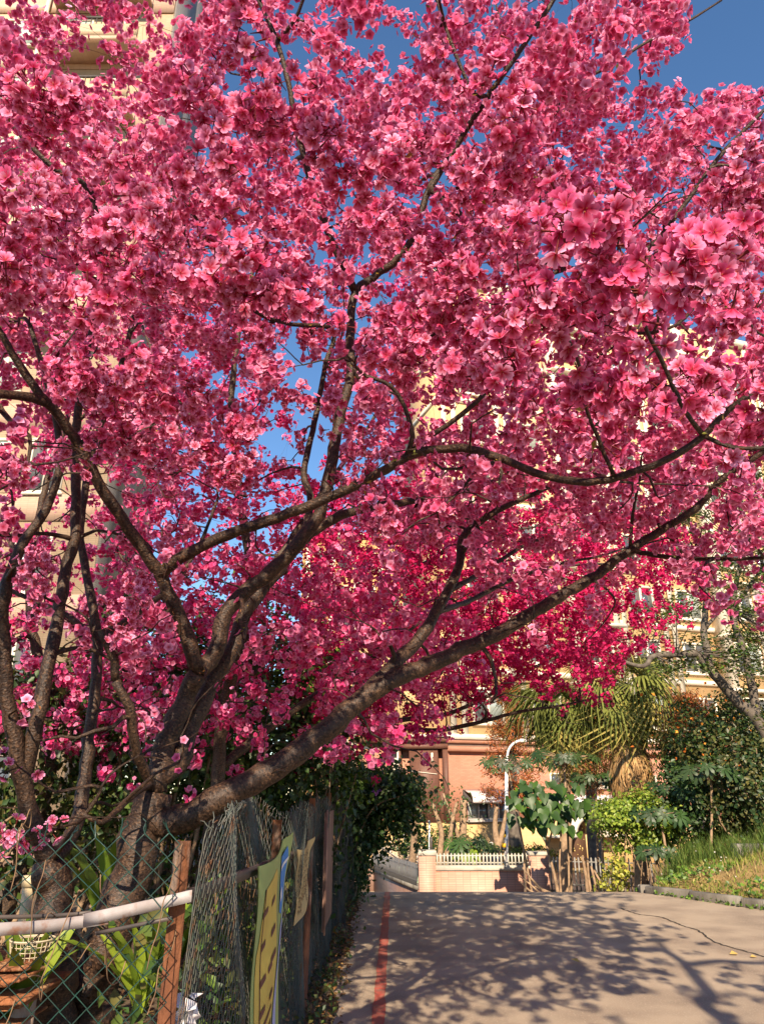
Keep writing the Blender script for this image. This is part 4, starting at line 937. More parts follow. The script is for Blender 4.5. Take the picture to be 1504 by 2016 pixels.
# weeds climbing at the fence foot and through the mesh
r = np.random.default_rng(42); n = 5200
yy = 2.6+10*r.random(n)**1.1; zz = r.random(n)**1.6*1.15
p = np.stack((-0.66 - np.abs(r.normal(0, .10, n)) , yy, zz), -1)
keep = vnoise(p*np.array((1, 1, 1.3)), 5, 2.3) > -.15; p = p[keep]; n = len(p)
mb = MB(); leaves(mb, p, rand_dirs(n, r)+np.array((.7, -.6, .4)), r.uniform(.03, .085, n), pick(GREEN+OLIVE+LIME[2:3], n, r=r), hang=.8, r=r)
tag(mb.build('creeper', M['leaf'], kind='stuff'), 'leafy green creeper growing up behind the mesh along the road', 'creeper')
r = np.random.default_rng(43); n = 2200
p = np.stack((r.normal(-.45, .08, n), r.uniform(4.5, 13.2, n), r.random(n)**2*.16), -1); p[:, 2] += base_z(p[:, 1])
keep = vnoise(p, 6, 2.0) > .0; p = p[keep]; n = len(p)
mb = MB(); leaves(mb, p, rand_dirs(n, r)+np.array((.3, -.4, .8)), r.uniform(.02, .055, n), pick(GREEN+DRY[:2]+OLIVE, n, r=r), r=r)
tag(mb.build('verge_weeds', M['leaf'], kind='stuff'), 'small weeds growing at the foot of the fence beside the red line', 'weeds')
# bird's nest ferns: long strap leaves
def strap(L_, w_, curl, r, n_=9, wave=.06):
    t = np.linspace(0, 1, n_); prof = w_*np.sin(np.clip(t*1.05, 0, 1)*math.pi)**.6*(1-.25*t)
    x = L_*(.30*t + .30*curl*t**2); z = L_*(t - .22*curl*t**2.5)
    V = []
    for k in range(n_):
        e = wave*w_*math.sin(k*2.1); V += [[x[k], -prof[k]/2, z[k]+.18*prof[k]+e], [x[k], 0, z[k]], [x[k], prof[k]/2, z[k]+.18*prof[k]-e]]
    F = []
    for k in range(n_-1):
        a = 3*k; F += [[a, a+1, a+4, a+3], [a+1, a+2, a+5, a+4]]
    return np.array(V), np.array(F)
def fern(label, base, nleaf, L_, seed, tilt=.5):
    r = np.random.default_rng(seed); t = thing('birds_nest_fern', label, 'fern', base, 'ferns under the cherry trees'); ms = []
    for q in range(3):
        v, f = strap(L_, L_*.17, r.uniform(.5, 1.1), r); mb = MB(); mb.add(v, f, 0, np.tile(pick([(.17, .25, .025), (.23, .30, .03), (.12, .19, .022)], 1, r=r)[0], (len(v), 1))); ms.append(mb.mesh('frond', M['leaf'], smooth=True))
    for q in range(nleaf):
        o = bpy.data.objects.new('frond', ms[q % 3]); COL.objects.link(o); o.parent = t
        o.rotation_euler = (r.normal(0, .15), r.uniform(-.35, .15)*tilt*2, q*2.4+r.normal(0, .2)); s = r.uniform(.7, 1.1); o.scale = (s, s, s)
for k, (px, py, Y_, nl, L_, lab) in enumerate([(275, 2010, 3.05, 13, .46, "bird's nest fern with upright straps behind the rusty corner post"),
        (205, 1830, 4.3, 11, .55, "bird's nest fern growing between the two cherry stems"), (20, 2040, 2.9, 10, .45, "bird's nest fern beside the stack of rusty planks"),
        (352, 1900, 4.3, 10, .45, "bird's nest fern behind the mesh past the corner post")]):
    c = at(px, py, Y_); c[2] = max(c[2], .05); fern(lab, c, nl, L_, 60+k)
# junk behind the near fence
M['rustwood'] = MAT('rusty_corrugated', (0.30, 0.115, 0.045), 0.85, (0.13, 0.05, 0.025), 9, bump=.6, stretch=(3, 1, 1), col3=(.5, .3, .15), n3=9)
r = np.random.default_rng(77)
for k in range(9):
    c = at(20, 1925+11*k, 2.80); L0 = c[0]-.9+r.normal(0, .05); L1 = -1.13+r.normal(0, .02); yv = c[1]+r.normal(0, .02); th_ = r.uniform(.008, .015)
    mb = MB(); v = box_v(L0, L1, yv-.10, yv+.22, c[2], c[2]+th_); v[[1, 2, 5, 6], 2] += r.normal(.02, .012); v[:, 1] += r.normal(0, .01, 8); mb.add(v, BOXF)
    tag(mb.build('plank', M['rustwood'], bevel=.003), 'rusty orange plank in the stack behind the near fence', 'plank', 'stack of rusty planks')
M['brick'] = MAT('old_brick', (0.34, 0.15, 0.08), 0.9, (0.22, 0.10, 0.06), 9, bump=.4)
mb = MB(); bx(mb, -2.2, -1.15, 2.65, 3.2, -0.02, .30); tag(mb.build('brick_plinth', M['brick'], bevel=.015), 'low brick plinth carrying the stack of rusty planks', 'plinth')
M['pvc'] = MAT('old_pvc', (0.62, 0.50, 0.30), 0.45, (0.50, 0.38, 0.22), 9)
pipe = thing('pvc_pipe', 'cream plastic pipe standing upright behind the left cherry stem', 'pipe', at(52, 1790, 3.6)*np.array((1, 1, 0)))
mb = MB(); a = at(50, 1795, 3.6); b = at(58, 1738, 3.6); g0 = a.copy(); g0[2] = 0.0; tube(mb, [g0, a, b], .023, 12); mb.build('tube', M['pvc'], pipe, smooth=True)
mb = MB(); tube(mb, [b-(0, 0, .015), b+(0, 0, .03)], .030, 12); mb.build('collar', M['pvc'], pipe, smooth=True)
# wire basket
M['basket'] = MAT('basket_wire', (0.45, 0.38, 0.26), 0.6)
bas = thing('wire_basket', 'pale woven wire basket behind the near fence rail', 'basket', at(70, 1920, 2.9)); mb = MB(); c = at(60, 1888, 2.9)
for q in range(9):
    th = np.linspace(0, 2*math.pi, 25); rr = .050 + .0025*q; z = c[2]-.06+.0145*q; tube(mb, np.stack((c[0]+rr*np.cos(th), c[1]+rr*np.sin(th), z+0*th), -1), .0016, 4, cap=False)
for q in range(26):
    a_ = q*2*math.pi/26; tube(mb, [(c[0]+.05*math.cos(a_), c[1]+.05*math.sin(a_), c[2]-.06), (c[0]+.072*math.cos(a_), c[1]+.072*math.sin(a_), c[2]+.06)], .0016, 4, cap=False)
mb.build('weave', M['basket'], bas)
mb = MB(); th = np.linspace(0, 2*math.pi, 25); tube(mb, np.stack((c[0]+.072*np.cos(th), c[1]+.072*np.sin(th), c[2]+.06+0*th), -1), .003, 6, cap=False); mb.build('rim', M['basket'], bas)
mb = MB(); tube(mb, [(c[0], c[1], .28), (c[0], c[1], c[2]-.055)], .04, 10); mb.build('foot', M['rust'], bas)
# vine mass at the far end of the fence
vt = thing('vine_thicket', 'dark leafy vine thicket with a mauve flower hanging over the far end of the fence', 'vine', (-0.45, 12.4, 0)); r = np.random.default_rng(51)
mbv = MB(); pos = []
for (px, py, Y_, sx, sz, n) in [(730, 1540, 12.2, .26, .17, 1300), (775, 1548, 12.0, .22, .13, 950), (700, 1560, 12.6, .26, .25, 1200), (775, 1590, 12.0, .14, .14, 600), (712, 1620, 12.4, .18, .25, 1200), (705, 1690, 12.6, .10, .30, 1100), (690, 1580, 13.0, .4, .3, 900), (790, 1545, 11.9, .14, .12, 420), (735, 1650, 12.1, .10, .16, 260), (800, 1590, 11.9, .05, .16, 90)]:
    c = at(px, py, Y_); pos.append(c + r.normal(0, 1, (n, 3))*np.array((sx, .3, sz)))
for q in range(30):
    px = r.uniform(690, 832); top = at(px, r.uniform(1540, 1590), 11.9+r.random()*.6); ln = r.uniform(.25, .9)*(1.3 if px < 745 else .75); m_ = int(ln*70)
    pos.append(top + np.stack((.03*np.sin(np.linspace(0, 6, m_))+r.normal(0, .025, m_), r.normal(0, .03, m_), -ln*np.linspace(0, 1, m_)), -1))
pos = np.concatenate(pos); n = len(pos)
leaves(mbv, pos, rand_dirs(n, r)+np.array((.1, -.5, .7)), r.uniform(.05, .11, n), pick(GREEN+DARKG, n, r=r), hang=1.0, r=r); mbv.build('foliage', M['leaf'], vt, kind='stuff')
mb = MB()
for q in range(16):
    a = np.array((-.62+r.normal(0, .12), 12.5+r.normal(0, .25), -.1)); b = pos[r.integers(0, n)]; p_ = spline([a, (a+b)/2+r.normal(0, .15, 3)+np.array((0, 0, .3)), b], .15); tube(mb, p_, np.linspace(.022, .006, len(p_)), 5)
mb.build('stems', M['wood'], vt, smooth=True)
mb = MB(); c = at(742, 1557, 11.6); n = 16
leaves(mb, c+r.normal(0, .014, (n, 3)), rand_dirs(n, r)+np.array((0, -1, .3)), np.full(n, .075), pick([(.45, .16, .55), (.38, .12, .45)], n, r=r), wid=.45, r=r); mb.build('flower', M['petal'], vt)

# ------------------------------------------------------------------ garden wall with picket fence at the bottom of the slope
WY = 24.0; ZB = -1.94
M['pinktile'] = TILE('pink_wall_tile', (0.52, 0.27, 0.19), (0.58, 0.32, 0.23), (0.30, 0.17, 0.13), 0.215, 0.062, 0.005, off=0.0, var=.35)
M['coping'] = MAT('coping_concrete', (0.44, 0.40, 0.33), 0.9, (0.30, 0.27, 0.22), 3, bump=.3, bscale=50)
M['picket'] = MAT('grey_picket', (0.44, 0.42, 0.36), 0.6, (0.33, 0.31, 0.26), 6)
M['dpicket'] = MAT('dull_steel_picket', (0.30, 0.29, 0.27), 0.55, (0.17, 0.16, 0.15), 5)
def X_at(px, Y_, py=1700): return at(px, py, Y_)[0]
def Z_at(py, Y_, px=900): return at(px, py, Y_)[2]
gw = thing('garden_wall', 'low pink tiled garden wall with concrete coping and pale pickets below the road', 'wall', (2.8, WY, ZB))
xl, xp, xr, xe = X_at(824, WY), X_at(857, WY), X_at(1043, WY), X_at(1078, WY)
zc0, zc1, zp = Z_at(1714, WY), Z_at(1704, WY), Z_at(1684, WY)
mb = MB(); bx(mb, xp-.02, xr+.02, WY, WY+.25, ZB-.3, zc0); mb.build('wall', M['pinktile'], gw)
mb = MB(); bx(mb, xp, xr, WY-.05, WY+.30, zc0, zc1); mb.build('coping', M['coping'], gw, bevel=.015)
mb = MB(); bx(mb, xl, xp, WY-.12, WY+.36, ZB-.3, zp); mb.build('pillar', M['pinktile'], gw)
mb = MB(); bx(mb, xl-.03, xp+.03, WY-.15, WY+.39, zp, Z_at(1674, WY)); mb.build('pillar_cap', M['coping'], gw, bevel=.015)
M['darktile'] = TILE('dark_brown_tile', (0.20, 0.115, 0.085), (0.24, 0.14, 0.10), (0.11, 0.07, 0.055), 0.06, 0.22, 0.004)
mb = MB(); bx(mb, xr, xe, WY-.12, WY+.36, ZB-.3, zp); mb.build('pillar', M['pinktile'], gw)
mb = MB(); bx(mb, xr-.03, xe+.03, WY-.15, WY+.39, zp, Z_at(1677, WY)); mb.build('pillar_cap', M['coping'], gw, bevel=.015)
def picket_run(parent, A, B, zb, zt, pitch, wid, mat, rails=(.25, .8), zfun=None, name='picket'):
    A = np.array(A, float); B = np.array(B, float); L_ = np.linalg.norm(B-A); fr = Frame(A, B-A); n = int(L_/pitch); me = None
    h = zt-zb; mbp = MB(); bx(mbp, -wid/2, wid/2, -.011, .011, 0, h-.02)
    mbp.add([[-wid/2, -.011, h-.02], [wid/2, -.011, h-.02], [wid/2, .011, h-.02], [-wid/2, .011, h-.02], [0, 0, h+.01]], [[0, 1, 4], [1, 2, 4], [2, 3, 4], [3, 0, 4]])
    me = mbp.mesh(name, mat); ang = math.atan2(fr.u[1], fr.u[0])
    for k in range(n+1):
        p = fr.P((k+.35)*L_/(n+1), 0.02, zb + (zfun((k+.5)/(n+1)) if zfun else 0))
        o = bpy.data.objects.new(name, me); COL.objects.link(o); o.parent = parent; o.location = Vector(p)-parent.location; o.rotation_euler = (rng.normal(0, .008), rng.normal(0, .012), ang)
    for q in rails:
        mb = MB(); z0 = zb+h*q; v = fr.pts(box_v(0, L_, .0, .022, z0-.018, z0+.018))
        if zfun: v[[0, 3, 4, 7], 2] += zfun(0); v[[1, 2, 5, 6], 2] += zfun(1)
        mb.add(v, BOXF).build('rail', mat, parent)
picket_run(gw, (xp+.02, WY+.12), (xr-.02, WY+.12), zc1-.02, Z_at(1680, WY), 0.108, .042, M['picket'])
# taller dark steel pickets to the right of the wall
df = thing('picket_fence', 'tall dull steel picket fence to the right of the pink garden wall', 'fence', (6.2, 23.6, ZB))
picket_run(df, (xe+.02, 23.95), (8.6, 22.9), Z_at(1752, WY), Z_at(1686, WY), 0.118, .045, M['dpicket'], rails=(.18, .86))
mb = MB(); fr = Frame((xe, 24.05), (8.6-xe, -1.05)); fr.box(mb, 0, 5.2, -.12, .06, ZB-.4, Z_at(1752, WY)); mb.build('base_wall', M['greyconc'], df)
# low wall with pickets sloping down on the left (along a side path)
lw = thing('ramp_wall', 'shade-toned low wall with pickets running down the side path left of the pink wall', 'wall', (0.2, 27, ZB))  # dark materials on this wall put the tree shade into the colour
PA = np.array((X_at(735, 31.0), 31.0)); PB = np.array((X_at(822, 24.2), 24.2)); fr = Frame(PA, PB-PA); Lw = np.linalg.norm(PB-PA)
zA, zB_ = Z_at(1717, 31.0), Z_at(1752, 24.2)
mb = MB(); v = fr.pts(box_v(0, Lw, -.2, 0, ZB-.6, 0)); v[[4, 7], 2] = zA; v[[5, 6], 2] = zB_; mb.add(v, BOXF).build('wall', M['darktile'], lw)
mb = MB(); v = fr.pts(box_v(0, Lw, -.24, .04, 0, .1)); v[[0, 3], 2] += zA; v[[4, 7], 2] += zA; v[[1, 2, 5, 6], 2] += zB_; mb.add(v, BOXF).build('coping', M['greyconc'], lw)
M['spicket'] = MAT('shade_toned_picket', (0.13, 0.13, 0.135), 0.6, (0.08, 0.08, 0.085), 5)  # picket grey darkened to stand in for shade from the trees
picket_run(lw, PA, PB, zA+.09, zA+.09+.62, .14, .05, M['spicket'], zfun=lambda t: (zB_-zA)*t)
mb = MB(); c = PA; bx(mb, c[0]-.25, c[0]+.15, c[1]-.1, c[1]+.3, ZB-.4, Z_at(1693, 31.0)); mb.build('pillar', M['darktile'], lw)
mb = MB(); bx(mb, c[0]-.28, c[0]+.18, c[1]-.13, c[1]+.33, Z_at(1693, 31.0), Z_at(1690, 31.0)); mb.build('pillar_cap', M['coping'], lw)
# court behind the wall
M['court'] = MAT('court_paving', (0.42, 0.32, 0.21), 0.9, (0.34, 0.25, 0.17), 1.0, bump=.2)
mb = MB(); bx(mb, -14, 26, WY+.5, 37.6, ZB-.5, ZB+.004); mb.build('courtyard', M['court'], kind='structure')
# ramp with steel handrail at the left
rm = thing('access_ramp', 'sunlit concrete ramp with thin steel handrails beside the salmon building', 'ramp', (1.0, 33.5, ZB))
z1 = Z_at(1668, 33)
mb = MB(); bx(mb, X_at(735, 33), X_at(838, 33), 33.0, 35.0, ZB, z1); mb.build('ramp_block', M['court'], rm)
M['steel'] = MAT('galvanised_steel', (0.50, 0.48, 0.46), 0.45, (0.42, 0.40, 0.38), 5, metal=.3)
mb = MB()
for px in (752, 769, 795): tube(mb, [at(px, 1700, 32.9), at(px, 1655, 32.9)], .022, 6)
tube(mb, [at(745, 1662, 32.9), at(800, 1700, 32.9)], .02, 6); tube(mb, [at(800, 1700, 32.85), at(845, 1672, 32.85)], .02, 6); tube(mb, [at(755, 1697, 32.8), at(828, 1697, 32.8)], .03, 6)
mb.build('handrail', M['steel'], rm, smooth=True)
M['greenpanel'] = MAT('green_board', (0.24, 0.32, 0.20), 0.7, (0.30, 0.36, 0.25), 3)
mb = MB(); p0, p1 = at(772, 1706, 28.5), at(826, 1728, 28.5); bx(mb, p0[0], p1[0], 28.45, 28.55, ZB, p0[2]); tag(mb.build('green_board', M['greenpanel'], bevel=.01), 'pale green board fence standing in the side path behind the left pickets', 'board')
# street lamp
lamp = thing('street_lamp', 'white street lamp with curved arm and yellow black bands in the courtyard', 'street lamp', (X_at(992, 29), 29.0, ZB)); LY = 29.0
M['white'] = MAT('white_paint', (0.72, 0.70, 0.68), 0.45, (0.62, 0.60, 0.58), 4)
M['yellow'] = MAT('yellow_band', (0.75, 0.42, 0.02), 0.5); M['black'] = MAT('black_paint', (0.02, 0.02, 0.02), 0.5)
bt = at(992, 1700, LY); bt[2] = ZB; tp = at(997, 1500, LY)
mb = MB(); tube(mb, [bt, tp], [.085, .06], 10); mb.build('pole', M['white'], lamp, smooth=True)
mb = MB(); tube(mb, spline([tp-(0, 0, .05), at(998, 1490, LY), at(1001, 1476, LY), at(1009, 1465, LY), at(1020, 1459, LY), at(1030, 1458, LY)], .08), [.045]*1 + [.04]*0 or .042, 8); mb.build('arm', M['white'], lamp, smooth=True)
mb = MB(); a, b = at(1022, 1458, LY), at(1036, 1460, LY); bx(mb, a[0], b[0], LY-.09, LY+.09, b[2]-.03, a[2]+.06); mb.build('lamp_head', M['white'], lamp, bevel=.03)
for k, (y0, y1, mm) in enumerate([(1636, 1642, 'black'), (1642, 1648, 'yellow'), (1660, 1668, 'yellow'), (1668, 1674, 'black')]):
    p0, p1 = at(992, y1, LY), at(992, y0, LY); mb = MB(); tube(mb, [p0, p1], .094, 12); mb.build('band', M[mm], lamp, smooth=True)
# small signpost with grey box
sp_ = thing('sign_post', 'thin white post carrying a small grey box beside the pillar', 'post', (X_at(844, 27), 27, ZB)); mb = MB(); tube(mb, [(X_at(844, 27), 27, ZB), at(845, 1615, 27)], .03, 8); mb.build('post', M['white'], sp_, smooth=True)
mb = MB(); a, b = at(845, 1648, 26.95), at(850, 1672, 26.95); bx(mb, a[0], b[0]+.02, 26.85, 26.97, b[2], a[2]); mb.build('box', M['darksteel'], sp_, bevel=.01)
sp2 = thing('steel_post', 'bare thin white post rising from the ramp beside the slender tree', 'post', (X_at(795, 32), 32, ZB)); mb = MB(); tube(mb, [(X_at(795, 32), 32, ZB), at(796, 1590, 32)], .03, 8); mb.build('post', M['white'], sp2, smooth=True)
# pruned trees and saplings in the court
def pruned(label, stems, Y_, seed, leafn=0, pal=GREEN, mat='palewood', size=.12, cat='tree'):
    r = np.random.default_rng(seed); x0 = X_at(stems[0][0][0], Y_); t = thing('pruned_tree', label, cat, (x0, Y_, ZB), 'pruned trees in the courtyard'); tips = []
    for q, st in enumerate(stems):
        p = [at(a, b, Y_) for a, b, _ in st]; rr = [c for _, _, c in st]
        if q == 0: p = [np.array((p[0][0], Y_, ZB-.05))]+p; rr = [rr[0]*1.15]+rr
        s_ = spline(np.c_[np.array(p), rr], .15); mb = MB(); tube(mb, s_[:, :3], s_[:, 3], 8); mb.build('trunk' if q == 0 else 'limb', M[mat], t, smooth=True); tips.append(p[-1]); tips.append((p[-1]+p[-2])/2)
    if leafn:
        tips = np.array(tips); pos = tips[r.integers(0, len(tips), leafn)] + r.normal(0, .28, (leafn, 3)); mb = MB()
        leaves(mb, pos, rand_dirs(leafn, r)+np.array((0, -.4, .5)), r.uniform(.6, 1.3, leafn)*size, pick(pal, leafn, r=r), hang=.6, r=r); mb.build('foliage', M['leaf'], t, kind='stuff')
pruned('bare pruned tree with two pale crooked limbs behind the left pickets', [[(866, 1690, .10), (869, 1640, .09), (860, 1608, .07), (850, 1582, .055)], [(876, 1690, .08), (884, 1660, .08), (890, 1620, .06), (899, 1580, .05)]], 26.5, 71, 90, GREEN)
pruned('thick straight pruned trunk beside the awning window', [[(908, 1690, .14), (911, 1640, .13), (912, 1575, .12)], [(906, 1660, .07), (893, 1620, .06), (880, 1585, .05), (872, 1562, .04)]], 27.5, 72, 150, GREEN)
pruned('pruned tree forking in a V before the awning window', [[(978, 1690, .12), (979, 1665, .12), (974, 1630, .09), (977, 1588, .07)], [(981, 1668, .09), (988, 1640, .08), (994, 1610, .06), (996, 1595, .05)]], 26.8, 73, 0)
pruned('slender dark tree with a thin leafy top beside the ramp', [[(806, 1722, .13), (812, 1690, .12), (815, 1640, .10), (812, 1590, .07), (818, 1560, .05)], [(814, 1660, .07), (824, 1620, .05), (830, 1580, .03)], [(813, 1610, .05), (800, 1580, .03)]], 26.0, 74, 520, OLIVE+GREEN, 'wood', .10)
# papaya-like plants behind the pickets: lobed leaves on stalks
def palmate(r, lobes=7):
    V = [[0, 0, 0]]; F = []
    for k in range(lobes):
        a = (k-(lobes-1)/2)*5.0/lobes; L_ = 1-.12*abs(k-(lobes-1)/2); b = len(V); ca, sa = math.cos(a), math.sin(a)
        for x_, y_, z_ in ((.45, -.13, .05), (.8, -.16, -.03), (1, 0, -.12), (.8, .16, -.03), (.45, .13, .05)): V.append([L_*(x_*ca-y_*sa), L_*(x_*sa+y_*ca), z_])
        F += [[0, b, b+4], [b, b+1, b+3, b+4], [b+1, b+2, b+3]]
    return np.array(V, float), F
def papaya(label, base, top, nl, L_, seed, pal=GREEN, spread=.5, name='papaya_plant', r0=.04, leafL=.32, group='broad lobed leaf plants'):
    r = np.random.default_rng(seed); t = thing(name, label, 'plant', base, group); mb = MB(); b = np.array(base, float); tp = np.array(top, float)
    tube(mb, spline([b-(0, 0, .05), (b+tp)/2+r.normal(0, .04, 3), tp], .15), .03, 6) if False else tube(mb, spline([b-(0, 0, .05), (b+tp)/2+r.normal(0, .04, 3), tp], .15), r0, 6); mb.build('trunk', M['palewood'], t, smooth=True)
    ms = []
    for q in range(4):
        v, f = palmate(r); mb = MB(); mb.add(v, f, 0, np.tile(pick(pal, 1, r=r)[0], (len(v), 1))); ms.append(mb.mesh('leaf', M['leaf']))
    mbs = MB()
    for q in range(nl):
        a = q*2.4+r.normal(0, .2); h = r.uniform(-.15, 1)*spread; e = tp + np.array((math.cos(a)*L_*r.uniform(.5, 1), math.sin(a)*L_*.8, h*L_)); tube(mbs, [tp-(0, 0, r.uniform(0, .2)), (tp+e)/2+(0, 0, .08*L_), e], .012, 4)
        o = bpy.data.objects.new('leaf', ms[q % 4]); COL.objects.link(o); o.parent = t; o.location = Vector(e)-t.location
        nd = nrm(np.array([[math.cos(a)*.6, math.sin(a)*.5-.7, .7]])+r.normal(0, .3, (1, 3))); fr_ = frames_from(nd, np.array([[math.cos(a), math.sin(a), -.6]]))[0]
        o.rotation_euler = Matrix(fr_.tolist()).to_euler(); s = leafL*r.uniform(.75, 1.2); o.scale = (s, s, s)
    mbs.build('stalks', M['wood'], t, smooth=True)
for k, (px, pt, Y_, nl, L_, lab) in enumerate([(929, 1660, 25.4, 12, .42, 'papaya-like plant with lobed leaves behind the middle of the pale pickets'), (905, 1668, 25.2, 8, .32, 'small lobed-leaf plant beside the thick pruned trunk'), (957, 1672, 25.3, 9, .30, 'lobed-leaf plant just left of the V-shaped pruned tree'), (918, 1684, 25.0, 8, .25, 'low bright lobed-leaf plant close behind the pale pickets')]):
    b = (X_at(px, Y_), Y_, ZB); papaya(lab, b, at(px, pt, Y_), nl, L_, 80+k, GREEN if k != 3 else LIME, group='lobed-leaf plants behind the pickets')
# hedges
shrub('hedge_bush', 'round green hedge bush behind the slender dark tree', 'hedge', at(800, 1652, 30.5), (.75, .5, .55), 1500, .10, GREEN, 91, 'clipped bushes in the courtyard', ground_z=ZB, csd=.12)
shrub('hedge_bush', 'square clipped bush by the post with the grey box', 'hedge', at(862, 1665, 29.5), (.65, .5, .5), 1500, .10, GREEN+LIME[2:3], 92, 'clipped bushes in the courtyard', ground_z=ZB, csd=.12)
shrub('hedge_bush', 'dark bush between the pruned trunks', 'hedge', at(890, 1660, 30), (.45, .5, .6), 1000, .10, GREEN, 93, 'clipped bushes in the courtyard', ground_z=ZB, csd=.12)
shrub('hedge_bush', 'long low yellow-green hedge at the foot of the yellow wall', 'hedge', at(1035, 1681, 31), (1.15, .4, .25), 1900, .09, LIME+OLIVE, 94, 'clipped bushes in the courtyard', ground_z=ZB, csd=.1)
# dark rounded bundle and two people sitting behind the pickets
mb = MB(); c = at(898, 1676, 25.6); n_ = 14; zz = np.linspace(0, 1, 7); prof = [.10, .16, .17, .16, .14, .10, .03]
V = [[c[0]+prof[k]*math.cos(a)*(1+.1*math.sin(a*3+k)), 25.6+prof[k]*math.sin(a), c[2]-.35+.55*zz[k]] for k in range(7) for a in np.arange(n_)*2*math.pi/n_]
F = [[k*n_+j, k*n_+(j+1) % n_, (k+1)*n_+(j+1) % n_, (k+1)*n_+j] for k in range(6) for j in range(n_)]+[[6*n_+j for j in range(n_)]]
M['blackbag'] = MAT('black_sack', (0.03, 0.026, 0.03), .5, (.05, .045, .05), 8)
bund = thing('black_sack', 'dark rounded sack on a post behind the pale pickets', 'sack', (c[0], 25.6, ZB)); MB().add(V, F).build('sack', M['blackbag'], bund, smooth=True)
mb = MB(); tube(mb, [(c[0], 25.6, ZB), (c[0], 25.6, c[2]-.3)], .05, 8); mb.build('post', M['wood'], bund)
M['skin'] = MAT('skin', (0.50, 0.28, 0.19), .6); M['hair_dark'] = MAT('dark_hair', (0.025, 0.015, 0.012), .6); M['hair_white'] = MAT('white_hair', (0.62, 0.58, 0.55), .7)
M['cloth_dark'] = MAT('dark_cloth', (0.035, 0.03, 0.04), .9); M['cloth_pink'] = MAT('plum_cloth', (0.30, 0.08, 0.16), .9); M['cloth_blue'] = MAT('grey_blue_cloth', (0.22, 0.25, 0.33), .9); M['cloth_grey'] = MAT('grey_trousers', (0.12, 0.11, 0.12), .9)
def person(label, px, head_py, Y_, hair, top, legs, seed, lean=0.0):
    """seated figure: one skinned body; hair and clothes as separate children"""
    hd = at(px, head_py, Y_); x, y, z = hd; seat = z-.68
    t = thing('person', label, 'person', (x, Y_, ZB), 'people sitting behind the pickets')
    J = {'pel': (x, y+.05, seat), 'sp': (x, y+.03, seat+.25), 'ch': (x, y, seat+.42), 'nk': (x, y-.01, seat+.54), 'h1': (x, y-.02, seat+.62), 'h2': (x, y-.02, seat+.76),
         'sl': (x-.17, y, seat+.46), 'el': (x-.22, y-.06, seat+.2), 'wl': (x-.12, y-.26, seat+.14), 'hl': (x-.08, y-.33, seat+.13), 'sr': (x+.17, y, seat+.46), 'er': (x+.22, y-.06, seat+.2), 'wr': (x+.12, y-.26, seat+.14), 'hr': (x+.08, y-.33, seat+.13),
         'kl': (x-.14, y-.38, seat+.02), 'al': (x-.14, y-.36, seat-.40), 'fl': (x-.15, y-.52, seat-.45), 'kr': (x+.14, y-.38, seat+.02), 'ar': (x+.14, y-.36, seat-.40), 'fr': (x+.15, y-.52, seat-.45)}
    E = [('pel', 'sp'), ('sp', 'ch'), ('ch', 'nk'), ('nk', 'h1'), ('h1', 'h2'), ('ch', 'sl'), ('sl', 'el'), ('el', 'wl'), ('wl', 'hl'), ('ch', 'sr'), ('sr', 'er'), ('er', 'wr'), ('wr', 'hr'), ('pel', 'kl'), ('kl', 'al'), ('al', 'fl'), ('pel', 'kr'), ('kr', 'ar'), ('ar', 'fr')]
    Rr = {'pel': .15, 'sp': .14, 'ch': .15, 'nk': .05, 'h1': .075, 'h2': .085, 'sl': .06, 'sr': .06, 'el': .045, 'er': .045, 'wl': .03, 'wr': .03, 'hl': .035, 'hr': .035, 'kl': .07, 'kr': .07, 'al': .045, 'ar': .045, 'fl': .035, 'fr': .035}
    ks = list(J); me = bpy.data.meshes.new('body'); me.from_pydata([J[k] for k in ks], [(ks.index(a), ks.index(b)) for a, b in E], []); me.materials.append(top); me.materials.append(M['skin']); me.materials.append(legs)
    o = link('body', me, t); o.modifiers.new('skin', 'SKIN'); o.modifiers.new('sub', 'SUBSURF').levels = 1; o.modifiers['sub'].render_levels = 1
    for k, sv in zip(ks, me.skin_vertices[0].data): sv.radius = (Rr[k], Rr[k]*(.75 if k in ('pel', 'sp', 'ch') else 1)); sv.use_root = (k == 'pel')
    # skin-coloured head with a face, hair cap, skirt of clothing around the legs
    hc = np.array(J['h2'])-(0, 0, .03)
    def ell(name, c, R, mat, par, n1=12, n2=8):
        th = np.linspace(0, math.pi, n2+1); ph = np.arange(n1)*2*math.pi/n1
        V = [[c[0]+R[0]*math.sin(a)*math.cos(b), c[1]+R[1]*math.sin(a)*math.sin(b), c[2]+R[2]*math.cos(a)] for a in th for b in ph]
        F = [[i*n1+j, (i+1)*n1+j, (i+1)*n1+(j+1) % n1, i*n1+(j+1) % n1] for i in range(n2) for j in range(n1)]
        return MB().add(V, F).build(name, mat, par, smooth=True)
    f_ = ell('face', hc, (.088, .10, .125), M['skin'], t); ell('nose', hc+(0, -.10, -.01), (.015, .025, .025), M['skin'], f_)
    for s in (-1, 1): ell('eye', hc+(s*.033, -.09, .015), (.012, .012, .008), M['hair_dark'], f_); ell('ear', hc+(s*.09, 0, 0), (.015, .025, .035), M['skin'], f_)
    ell('mouth', hc+(0, -.09, -.05), (.025, .012, .006), M['cloth_pink'], f_)
    ell('hair', hc+(0, .022, .03), (.10, .108, .118), hair, t)
    st = thing('stool', 'wooden stool under the ' + label.split(' sitting')[0], 'stool', (x, y, ZB), 'stools behind the pickets')
    mb = MB(); tube(mb, [(x, y, seat-.17), (x, y, seat-.12)], .17, 14); mb.build('seat', M['wood'], st)
